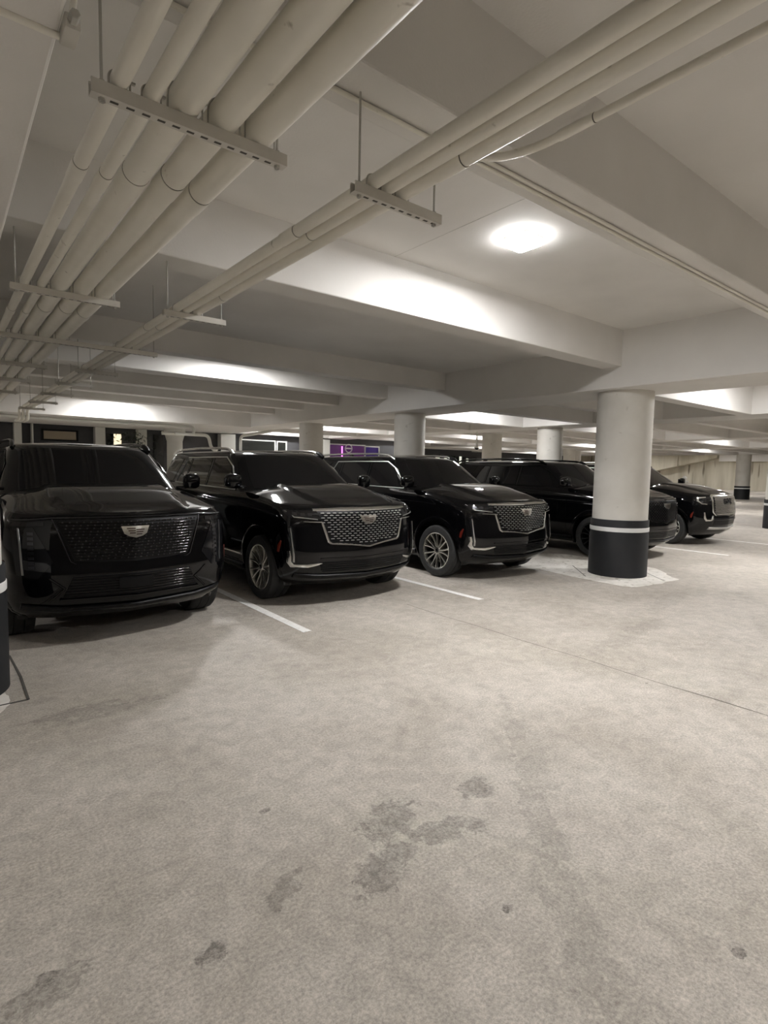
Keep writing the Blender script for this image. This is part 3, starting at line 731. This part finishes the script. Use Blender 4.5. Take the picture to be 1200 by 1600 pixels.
def tyre_build(bm):
    p = [(.290, -.125), (.300, -.138), (.345, -.143), (.385, -.136), (.400, -.118), (.405, -.09), (.4055, -.05), (.398, -.047), (.398, -.04), (.4055, -.037), (.406, 0), (.4055, .037), (.398, .04), (.398, .047), (.4055, .05), (.405, .09), (.400, .118), (.385, .136), (.345, .143), (.300, .138), (.290, .125), (.280, .10), (.280, -.10)]
    lathe(bm, p, 72, 'x', closed=True)
def rim_build(style):
    def f(bm):
        # outer face is at +x
        lathe(bm, [(.292, .128), (.286, .134), (.274, .128), (.268, .10), (.262, .02), (.262, -.10), (.285, -.115), (.29, -.11)], 64, 'x', closed=True)
        lathe(bm, [(.060, .02), (.064, .085), (.055, .104), (.034, .108)], 28, 'x')
        n = 7 if style != 'six' else 6
        for k_ in range(n):
            for sgn in (-1, 1):
                a0 = 2 * PI * k_ / n; spread = .20 if style != 'six' else .15
                prs = []
                for (r, da, hw, xo, xi) in ((.045, spread * .9, .012, .102, .05), (.13, spread * .85, .014, .100, .055), (.21, spread * .95, .014, .110, .07), (.270, spread * 1.1, .017, .124, .085)):
                    a = a0 + sgn * da
                    c = Vector((0, math.cos(a), math.sin(a))); tng = Vector((0, -math.sin(a), math.cos(a)))
                    prs.append([bm.verts.new(c * r + tng * q + Vector((x_, 0, 0))) for q, x_ in ((-hw, xi), (-hw * .8, xo - .004), (0, xo), (hw * .8, xo - .004), (hw, xi))])
                for A_, B_ in zip(prs, prs[1:]):
                    for q in range(5): bm.faces.new((A_[q], A_[(q + 1) % 5], B_[(q + 1) % 5], B_[q]))
                bm.faces.new(prs[0]); bm.faces.new(prs[-1][::-1])
    return f
def wheel(parent, x, y, style):
    mt = {'silver': M['alloy'], 'black': M['blackalloy'], 'six': M['alloy']}[style]
    w = cached('rim_' + style, 'wheel', rim_build(style), mt, parent, {'silver': 'polished multi-spoke wheel', 'black': 'gloss black wheel', 'six': 'bright split-spoke wheel'}[style], ang=35)
    w.location = (x, y, WR); w.rotation_euler = (0, 0, 0 if x > 0 else PI)
    t = cached('tyre', 'tyre', tyre_build, M['tyre'], w)
    def disc(bm): lathe(bm, [(.05, -.02), (.17, -.02), (.17, .01), (.05, .01)], 40, 'x')
    cached('disc', 'brake_disc', disc, M['brake'], w)
    def cap(bm): lathe(bm, [(.030, .104), (.030, .114), (.022, .118), (.002, .119)], 24, 'x')
    cached('cap', 'hub_cap', cap, M['darkchrome'], w)
    return w

def mirror_build(bm):
    # housing, built for the +x side around its own pivot
    prs = []
    for (t, s) in ((0, .62), (.12, .9), (.35, 1.0), (.7, .97), (.92, .80), (1.0, .55)):
        x = .03 + .20 * t; row = []
        for q in range(20):
            a = 2 * PI * q / 20; ca, sa = math.cos(a), math.sin(a)
            cy = abs(ca) ** .6 * (1 if ca > 0 else -1); cz = abs(sa) ** .55 * (1 if sa > 0 else -1)
            row.append(bm.verts.new((x, cy * .072 * s - .01 + t * .035, cz * .098 * s + .02)))
        prs.append(row)
    for a, b_ in zip(prs, prs[1:]):
        for q in range(20): bm.faces.new((a[q], a[(q + 1) % 20], b_[(q + 1) % 20], b_[q]))
    bm.faces.new(prs[0]); bm.faces.new(prs[-1][::-1])
    box(bm, -.06, .06, -.02, .03, -.075, -.04, .008)

CREST = [(-.12, .055), (-.085, .048), (.085, .048), (.12, .055), (.098, -.025), (.055, -.05), (0, -.064), (-.055, -.05), (-.098, -.025)]
def badge(parent, z, frame_mat):
    mp = lambda u, v, off: front_map(u, v, off)
    bm = newbm()
    pts = [(x * 1.0, z + y) for x, y in [(-.125, .048), (.125, .048), (.100, -.022), (.060, -.046), (0, -.060), (-.060, -.046), (-.100, -.022)]]
    patch(bm, pts, mp, .05, .034, .030); b_ = obj('badge', bm, frame_mat, parent, 'silver shield shaped badge')
    bm = newbm()
    for (ya, yb) in ((.030, .021), (.009, .0), (-.012, -.021)):
        for sg in (-1, 1):
            sh = .0 if sg < 0 else -.0
            off_y = 0 if sg < 0 else -.0115
            wid = .084 - (.04 - ya) * .55
            a, c = (sg * .004, sg * wid)
            if yb + off_y < -.045: continue
            patch(bm, [(a, z + ya + off_y), (c, z + ya + off_y), (c * .96, z + yb + off_y), (a, z + yb + off_y)][::sg], mp, .08, .0375, .004)
    obj('badge_inlay', bm, M['badge_rose'], b_, 'darker rose and black bars')
    return b_

def make_car(name_label, loc, yaw, style, paint=None):
    PB = paint or M['black']
    t = thing('sport_utility_vehicle', name_label, 'car', loc, yaw, 'black vehicles parked nose out')
    chrome = M['chrome'] if style in ('chrome', 'denali') else M['black2']
    b = bpy.data.objects.new('body', body_mesh()); C.objects.link(b); b.parent = t
    if paint: b.data = b.data.copy(); b.data.materials.clear(); b.data.materials.append(paint)
    cb_ = cached('cabin', 'cabin', cabin_build, PB, t, ang=40)
    # ---- glazing
    def ws(bm): patch(bm, [(-.84, 1.375), (.84, 1.375), (.85, 1.50), (.82, 1.82), (.76, 1.845), (-.76, 1.845), (-.82, 1.82), (-.85, 1.50)], wind_map, .08, .004, .008, .06)
    cached('ws', 'windshield', ws, M['glass'], t, ang=60)
    def wl(bm): ribbon(bm, [(-.78, 1.345), (-.35, 1.355), (0, 1.36), (.35, 1.355), (.78, 1.345)], .03, wind_map, .02, .02)
    cached('cowl', 'cowl_panel', wl, M['matte'], t)
    def wip(bm):
        for s0, s1 in ((-.62, -.05), (.08, .70)):
            ribbon(bm, [(s0, 1.365), (s1, 1.385)], .012, wind_map, .022, .010)
    cached('wip', 'wiper', wip, M['matte'], t)
    for sg in (1, -1):
        mp = cabside(sg)
        wins = [('front', [(1.98, 1.375), (2.90, 1.385), (2.86, 1.785), (2.46, 1.785), (2.18, 1.66)]),
                ('rear', [(3.00, 1.385), (3.86, 1.40), (3.80, 1.785), (2.97, 1.785)]),
                ('quarter', [(3.95, 1.40), (4.28, 1.405), (4.14, 1.60), (4.02, 1.785), (3.89, 1.785)]),
                ('tail', [(4.52, 1.41), (5.04, 1.42), (4.98, 1.56), (4.88, 1.76), (4.26, 1.785)])]
        for kn, poly in wins:
            def sw(bm, poly=poly, mp=mp): patch(bm, poly, mp, .2, .004, .008, .1)
            cached('sw%s%d' % (kn, sg), 'side_window', sw, M['glass'], t, ang=60)
        def fr(bm, mp=mp):
            ribbon(bm, [(1.86, 1.355), (2.4, 1.360), (3.2, 1.370), (4.36, 1.388), (4.20, 1.58), (4.05, 1.80), (3.4, 1.806), (2.46, 1.806), (2.14, 1.67), (1.86, 1.39)], .016, mp, .012, .014, True, .15)
        cached('wf%d' % sg, 'window_trim', fr, M['satin'] if style in ('chrome', 'denali') else M['black2'], t, 'bright trim around the side windows' if style in ('chrome', 'denali') else None)
        def pl(bm, mp=mp):
            ribbon(bm, [(2.95, 1.375), (2.915, 1.79)], .045, mp, .006, .01)
        cached('pl%d' % sg, 'window_pillar', pl, M['black2'], t)
        def pl2(bm, mp=mp): ribbon(bm, [(3.905, 1.39), (3.845, 1.79)], .045, mp, .006, .01)
        cached('pm%d' % sg, 'window_pillar', pl2, M['black2'], t)
        # doors: panel gaps, handles
        sp_ = side_map(sg)
        def gaps(bm, sp_=sp_):
            for path in ([(1.62, 1.18), (1.60, .50), (1.62, .40), (2.90, .40), (2.92, 1.19)], [(2.92, .40), (3.62, .40), (3.70, .55)], [(3.88, 1.19), (3.86, .98), (3.72, .88)]):
                ribbon(bm, path, .007, sp_, .0015, .003, False, .08)
            ribbon(bm, [(1.35, 1.12), (2.2, 1.115), (3.6, 1.115), (4.9, 1.12)], .006, sp_, .001, .002)
        cached('gap%d' % sg, 'panel_gap', gaps, M['gap'], t)
        for hy in (2.62, 3.66):
            def hd(bm, sp_=sp_, hy=hy): ribbon(bm, [(hy, 1.075), (hy + .11, 1.08), (hy + .23, 1.075)], [.022, .03, .022], sp_, .035, .018)
            cached('hd%d%.1f' % (sg, hy), 'door_handle', hd, M['black'] if style != 'denali' else M['chrome'], t)
        def sill(bm, sp_=sp_): ribbon(bm, [(1.48, .33), (3.5, .33)], .075, sp_, .03, .05)
        cached('sill%d' % sg, 'running_board', sill, M['matte'], t)
        if style in ('chrome', 'denali'):
            def rk(bm, sp_=sp_): ribbon(bm, [(1.52, .475), (2.5, .47), (3.50, .475)], .022, sp_, .014, .016)
            cached('rk%d' % sg, 'rocker_strip', rk, M['chrome'], t, 'bright strip low on the doors')
        for ax in (AX_F, AX_R):
            def arch(bm, sg=sg, ax=ax):
                pr = []
                for q in range(41):
                    a = math.radians(-22 + (224) * q / 40)
                    row = []
                    for (rr, o_) in ((.478, -.03), (.478, .012), (.505, .014), (.535, .002), (.535, -.03)):
                        y = ax + rr * math.cos(a); z = WR + .01 + rr * math.sin(a)
                        zz = z - (max(0, z - .26) / .94) * rise(y) * .9
                        row.append(bm.verts.new((sg * (bodyX(y, max(.27, zz)) + o_), y, max(z, .24))))
                    pr.append(row)
                for A_, B_ in zip(pr, pr[1:]):
                    for q in range(5): bm.faces.new((A_[q], A_[(q + 1) % 5], B_[(q + 1) % 5], B_[q]))
                bm.faces.new(pr[0]); bm.faces.new(pr[-1][::-1])
            cached('arch%d%.1f' % (sg, ax), 'wheel_arch', arch, PB, t)
            wheel(t, sg * .885, ax, 'six' if style == 'denali' else 'silver' if style == 'chrome' else 'black')
        m_ = cached('mirror', 'mirror', mirror_build, PB, t, ang=50)
        m_.location = (sg * .955, 1.60, 1.455); m_.scale = (sg, 1, 1)
        def mg(bm): patch(bm, [(.06, -.05), (.215, -.045), (.21, .09), (.06, .09)], lambda u, v, off: Vector((u, .085 + off, v)), .2, .001, .006)
        cached('mirg', 'mirror_glass', mg, M['glass'], m_)
        def rail(bm, sg=sg):
            pts = [(sg * .755, 2.33, 1.845), (sg * .745, 2.42, 1.885), (sg * .735, 2.55, 1.925), (sg * .728, 2.9, 1.945), (sg * .725, 3.7, 1.955), (sg * .728, 4.5, 1.942), (sg * .735, 4.85, 1.922), (sg * .745, 5.0, 1.87)]
            tube(bm, pts, [.018, .024, .022, .020, .020, .020, .022, .018], 12)
        cached('rail%d' % sg, 'roof_rail', rail, M['chrome'] if style in ('chrome', 'denali') else M['black2'], t, 'bright roof rail' if style in ('chrome', 'denali') else None)
        def rfoot(bm, sg=sg): tube(bm, [(sg * .76, 2.30, 1.84), (sg * .75, 2.38, 1.885), (sg * .742, 2.46, 1.915)], [.024, .036, .028], 12)
        if sg == 1: cached('rfoot%d' % sg, 'rail_foot', rfoot, M['matte'], t)
        def tl(bm, sg=sg):
            mpb = lambda u, v, off: Vector((sg * u, LEN - .3 * (1 - (1 - min(1, u / lerp_tab(WT, v)) ** 3) ** (1 / 3)) + off, zreal(v, LEN)))
            patch(bm, [(.90, .80), (.985, .80), (.975, 1.16), (.90, 1.17)], mpb, .02, .004, .01, .1)
        cached('tl%d' % sg, 'tail_lamp', tl, M['red'], t)
        def mk(bm, sp_=sp_): patch(bm, [(.425, .66), (.455, .665), (.445, .74), (.40, .80), (.39, .79)], sp_, .05, .008, .01)
        cached('mk%d' % sg, 'side_marker', mk, M['amber'], t, 'amber side marker')
    def ant(bm):
        prs = [[bm.verts.new((sx_ * w_, 4.72 + yy, 1.918 + h_)) for (sx_, yy) in ((-1, -.0), (0, -.05), (1, 0), (1, .07), (0, .09), (-1, .07))] for (w_, h_) in ((.03, 0), (.02, .035), (.006, .06))]
        for a, b2 in zip(prs, prs[1:]):
            for q in range(6): bm.faces.new((a[q], a[(q + 1) % 6], b2[(q + 1) % 6], b2[q]))
        bm.faces.new(prs[0]); bm.faces.new(prs[-1])
    cached('ant', 'antenna', ant, M['black'], t)
    fm = front_map
    # hood shut line
    def hl_(bm): ribbon(bm, [(-.93, 1.165), (-.6, 1.195), (0, 1.197), (.6, 1.195), (.93, 1.165)], .006, fm, .0015, .003, False, .05)
    cached('hoodgap', 'panel_gap', hl_, M['gap'], t)
    # ---- the face
    if style in ('chrome', 'blackmesh'):
        TL, TR, BL, BR, BC = (-.66, 1.165), (.66, 1.165), (-.52, .79), (.52, .79), (0, .735)
        if style == 'blackmesh': cm = M['black2']; studm = M['darkchrome']
        else: cm = M['chrome']; studm = M['satin']
        bm = newbm(); patch(bm, [BL, BC, BR, (.60, 1.02), TR, TL, (-.60, 1.02)], fm, .05, .003, .02); gr = obj('grille', bm, M['matte'], t, 'chrome studded mesh grille' if style == 'chrome' else 'all black mesh grille')
        bm = newbm()
        rows_ = 14
        for r_ in range(rows_):
            z = 1.135 - r_ * .0275
            hw = .635 if z > 1.02 else .595 - (1.02 - z) / .23 * .085
            zb_at = lambda x: .79 - .055 * (1 - abs(x) / .52) if abs(x) < .52 else .79
            n_ = 17; dx = .0745
            for c_ in range(-9, 10):
                x = c_ * dx + (dx / 2 if r_ % 2 else 0)
                if abs(x) > hw - .03 or z < zb_at(x) + .03: continue
                patch(bm, [(x - .021, z - .0045), (x + .021, z - .0045), (x + .017, z + .0045), (x - .017, z + .0045)], fm, .2, .015, .012)
        obj('grille_studs', bm, studm, gr, smooth=False)
        bm = newbm()
        for r_ in range(rows_): ribbon(bm, [(-.60 if r_ < 5 else -.55, 1.121 - r_ * .0275), (0, 1.121 - r_ * .0275), (.60 if r_ < 5 else .55, 1.121 - r_ * .0275)], .006, fm, .009, .006, False, .1)
        obj('grille_bars', bm, M['black2'], gr, smooth=False)
        bm = newbm(); ribbon(bm, [(-.70, 1.172), (-.35, 1.178), (0, 1.180), (.35, 1.178), (.70, 1.172)], [.022, .040, .042, .040, .022], fm, .022, .03); obj('grille_bar_top', bm, cm, t, 'bright bar across the grille top' if style == 'chrome' else None)
        bm = newbm(); ribbon(bm, [(-.82, 1.035), (-.615, 1.03), (-.60, 1.0), (-.535, .80), (-.50, .775), (-.25, .755), (0, .722), (.25, .755), (.50, .775), (.535, .80), (.60, 1.0), (.615, 1.03), (.82, 1.035)],
                                 [.006, .014, .028, .030, .026, .020, .020, .020, .026, .030, .028, .014, .006], fm, .020, .028); obj('grille_surround', bm, cm, t, 'bright U-shaped grille surround' if style == 'chrome' else None)
        for sg in (1, -1):
            bm = newbm(); patch(bm, [(sg * .64, 1.165), (sg * .93, 1.155), (sg * .98, 1.14), (sg * .95, 1.075), (sg * .64, 1.05)][::sg], fm, .04, .006, .02); h_ = obj('headlight', bm, M['lens'], t)
            bm = newbm()
            for q in range(3): patch(bm, [(sg * (.72 + q * .075), 1.10), (sg * (.765 + q * .075), 1.10), (sg * (.765 + q * .075), 1.135), (sg * (.72 + q * .075), 1.135)][::sg], fm, .1, .010, .006)
            obj('headlight_projector', bm, M['darkchrome'], h_, smooth=False)
            bm = newbm(); ribbon(bm, [(sg * .66, 1.062), (sg * .82, 1.078), (sg * .90, 1.082), (sg * .965, 1.145)], [.010, .012, .014, .006], fm, .014, .012); obj('light_strip', bm, M['satin'] if style == 'chrome' else M['darkchrome'], h_)
            bm = newbm(); patch(bm, [(sg * .90, .54), (sg * .945, .53), (sg * .965, .95), (sg * .93, .985)][::sg], fm, .02, .008, .02, .1); d_ = obj('running_light', bm, M['lens'], t)
            bm = newbm(); ribbon(bm, [(sg * .945, .955), (sg * .93, .70), (sg * .918, .56)], [.006, .014, .016], fm, .018, .014); obj('light_strip', bm, M['satin'], d_)
            bm = newbm(); ribbon(bm, [(sg * .965, .69), (sg * .955, .56), (sg * .925, .515), (sg * .78, .510), (sg * .66, .535), (sg * .62, .545)], [.020, .034, .036, .046, .030, .006], fm, .020, .028); obj('corner_trim', bm, cm, t, 'bright L-shaped bumper corner trim' if style == 'chrome' else None)
        bm = newbm(); patch(bm, [(-.60, .435), (.60, .435), (.66, .56), (-.66, .56)], fm, .06, .004, .02); lg = obj('lower_grille', bm, M['matte'], t)
        bm = newbm()
        for z in (.46, .485, .51, .535): ribbon(bm, [(-.62, z), (0, z), (.62, z)], .008, fm, .010, .01)
        obj('grille_bars', bm, M['black2'], lg, smooth=False)
        bm = newbm(); ribbon(bm, [(-.90, .40), (-.6, .375), (0, .36), (.6, .375), (.90, .40)], .05, fm, .03, .05); obj('bumper_lip', bm, M['matte'], t)
        bm = newbm(); ribbon(bm, [(-.64, .60), (0, .595), (.64, .60)], .016, fm, .012, .02); obj('bumper_crease', bm, M['black'], t)
        badge(t, 1.055, M['chrome'])
    elif style == 'flush':
        bm = newbm(); patch(bm, [(-.50, .80), (-.3, .785), (0, .775), (.3, .785), (.50, .80), (.64, 1.165), (-.64, 1.165)], fm, .05, .003, .02); gr = obj('grille', bm, M['matte'], t, 'flush all black grille')
        bm = newbm(); bm2 = newbm()
        for r_ in range(13):
            z = 1.145 - r_ * .0275; hw = .50 + (z - .80) / .365 * .14 - .02
            ribbon(bm, [(-hw, z), (-hw / 2, z - .004), (0, z - .006), (hw / 2, z - .004), (hw, z)], .011, fm, .013, .014, False, .08)
            x = -hw + .03 + (.018 if r_ % 2 else 0)
            while x < hw - .02:
                patch(bm2, [(x - .007, z - .006), (x + .007, z - .006), (x + .007, z + .006), (x - .007, z + .006)], fm, .2, .019, .008); x += .055
        me_ = bpy.data.meshes.new('t'); bm2.to_mesh(me_); bm2.free(); k0 = len(bm.faces); bm.from_mesh(me_); bm.faces.ensure_lookup_table()
        for f_ in bm.faces[k0:]: f_.material_index = 1
        obj('grille_bars', bm, [M['black2'], M['darkchrome']], gr, ang=60)
        bm = newbm(); ribbon(bm, [(-.655, 1.172), (-.53, .80), (-.49, .775)], .012, fm, .012, .016); obj('grille_surround', bm, M['darkchrome'], t); bm = newbm(); ribbon(bm, [(.655, 1.172), (.53, .80), (.49, .775)], .012, fm, .012, .016); obj('grille_surround', bm, M['darkchrome'], t)
        bm = newbm(); ribbon(bm, [(-.95, 1.150), (-.66, 1.180), (0, 1.186), (.66, 1.180), (.95, 1.150)], [.008, .012, .012, .012, .008], fm, .012, .016); obj('nose_strip', bm, M['darkchrome'], t)
        for sg in (1, -1):
            bm = newbm(); patch(bm, [(sg * .66, .80), (sg * .78, .655), (sg * .86, .665), (sg * .93, .69), (sg * .955, 1.08), (sg * .80, 1.10)][::sg], fm, .04, .005, .02); h_ = obj('headlight', bm, M['lens'], t, 'tall smoked corner headlight')
            bm = newbm(); ribbon(bm, [(sg * .905, 1.09), (sg * .895, .90), (sg * .885, .69)], [.012, .014, .014], fm, .016, .014); obj('light_strip', bm, M['dim'], h_)
            bm = newbm()
            for q in range(8):
                z = .74 + q * .042; patch(bm, [(sg * .80, z), (sg * .845, z), (sg * .845, z + .026), (sg * .80, z + .026)][::sg], fm, .1, .009, .006)
            obj('headlight_projector', bm, M['darkchrome'], h_, smooth=False)
            bm = newbm(); patch(bm, [(sg * .72, 1.115), (sg * .96, 1.10), (sg * .97, 1.135), (sg * .72, 1.15)][::sg], fm, .04, .006, .014); obj('upper_lamp', bm, M['lens'], t)
            bm = newbm(); ribbon(bm, [(sg * .70, .66), (sg * .58, .56), (sg * .70, .44)], .02, fm, .012, .02); obj('corner_trim', bm, M['black2'], t)
        bm = newbm(); patch(bm, [(-.60, .47), (.60, .47), (.52, .665), (-.52, .665)], fm, .06, .003, .02); lg = obj('lower_grille', bm, M['matte'], t)
        bm = newbm()
        for q in range(7): z = .495 + q * .026; hw = .59 - q * .012; ribbon(bm, [(-hw, z), (0, z - .003), (hw, z)], .010, fm, .012, .012, False, .08)
        obj('grille_bars', bm, M['black2'], lg, ang=60)
        bm = newbm(); ribbon(bm, [(-.62, .455), (0, .45), (.62, .455)], .022, fm, .022, .03, False, .06); obj('bumper_crease', bm, M['black2'], t, ang=60)
        bm = newbm(); patch(bm, [(-.15, .53), (.15, .53), (.15, .63), (-.15, .63)], fm, .1, .022, .012); obj('plate_holder', bm, M['matte'], t)
        bm = newbm(); ribbon(bm, [(-.90, .40), (-.6, .36), (0, .345), (.6, .36), (.90, .40)], .05, fm, .03, .05); obj('bumper_lip', bm, M['matte'], t)
        badge(t, 1.055, M['chrome'])
    else:
        bm = newbm(); patch(bm, [(-.52, .74), (.52, .74), (.60, .82), (.62, 1.15), (.56, 1.185), (-.56, 1.185), (-.62, 1.15), (-.60, .82)], fm, .05, .006, .02); gr = obj('grille', bm, M['matte'], t, 'large chrome mesh grille')
        bm = newbm()
        for r_ in range(15):
            z = .765 + r_ * .0275
            for c_ in range(-12, 13):
                x = c_ * .046 + (.023 if r_ % 2 else 0)
                if abs(x) > .575: continue
                ribbon(bm, [(x - .018, z - .008), (x, z + .006), (x + .018, z - .008)], .014, fm, .018, .012)
        obj('grille_studs', bm, M['chrome'], gr, smooth=False)
        bm = newbm(); ribbon(bm, [(-.54, .735), (.54, .735), (.625, .81), (.645, 1.15), (.58, 1.195), (-.58, 1.195), (-.645, 1.15), (-.625, .81)], .045, fm, .026, .034, True); obj('grille_surround', bm, M['chrome'], t)
        bm = newbm()
        for cx, segs in ((-.16, [(.05, .04), (-.03, .05), (-.055, .02), (-.055, -.02), (-.03, -.05), (.05, -.05), (.05, -.005), (.01, -.005)]), (-.0, [(-.055, -.05), (-.055, .05), (0, -.01), (.055, .05), (.055, -.05)]), (.16, [(.05, .04), (-.03, .05), (-.055, .02), (-.055, -.02), (-.03, -.05), (.05, -.045)])):
            ribbon(bm, [(cx + a, 1.06 + b2) for a, b2 in segs], .020, fm, .034, .02)
        obj('badge_letters', bm, M['darkchrome'], t, 'dark letters GMC on the grille')
        for sg in (1, -1):
            bm = newbm(); patch(bm, [(sg * .66, .98), (sg * .93, 1.0), (sg * .965, 1.06), (sg * .94, 1.14), (sg * .67, 1.165)][::sg], fm, .04, .006, .02); h_ = obj('headlight', bm, M['lens'], t)
            bm = newbm(); ribbon(bm, [(sg * .80, 1.145), (sg * .94, 1.125), (sg * .955, 1.05), (sg * .90, .995), (sg * .80, .99)], .022, fm, .014, .012); obj('light_strip', bm, M['chrome'], h_)
            bm = newbm(); patch(bm, [(sg * .70, 1.02), (sg * .78, 1.02), (sg * .78, 1.11), (sg * .70, 1.12)][::sg], fm, .05, .012, .008); obj('headlight_projector', bm, M['black2'], h_)
            bm = newbm(); ribbon(bm, [(sg * .86, .80), (sg * .85, .66), (sg * .82, .615), (sg * .70, .615), (sg * .66, .64), (sg * .63, .72)], [.03, .036, .036, .036, .05, .05], fm, .018, .026); obj('corner_trim', bm, M['chrome'], t, 'bright fog lamp surround')
        bm = newbm(); patch(bm, [(-.60, .50), (.60, .50), (.58, .68), (-.58, .68)], fm, .06, .003, .02); obj('lower_grille', bm, M['matte'], t)
        bm = newbm(); ribbon(bm, [(-.72, .43), (-.5, .42), (0, .41), (.5, .42), (.72, .43)], .06, fm, .02, .03); obj('bumper_lip', bm, M['satin'], t, 'silver skid strip below the bumper')
    return t

make_car('black sport utility vehicle nearest the left edge, with a flush all black grille', (1.42, 5.50, 0), 0, 'flush')
make_car('black sport utility vehicle second from left, chrome studded grille facing the aisle', (4.14, 5.50, 0), 0, 'chrome')
make_car('black sport utility vehicle third from left, polished front wheel turned to the light', (7.08, 5.36, 0), 0, 'chrome')
make_car('black sport utility vehicle with black wheels, half hidden by the big column', (11.12, 5.10, 0), 0, 'blackmesh')
make_car('black sport utility vehicle furthest right, with a bright chrome mesh grille', (14.74, 5.34, 0), 0, 'denali')

M['white_paint'] = plain('white_car_paint', (0.62, 0.64, 0.62), 0.15)
w_ = make_car('white vehicle glimpsed between the first two black vehicles, parked behind them', (4.55, 17.3, 0), PI, 'flush', M['white_paint'])
w_['group'] = 'vehicles in the row behind'
w_.scale = (.84, .84, .78); w_.location = (4.28, 16.6, 0)
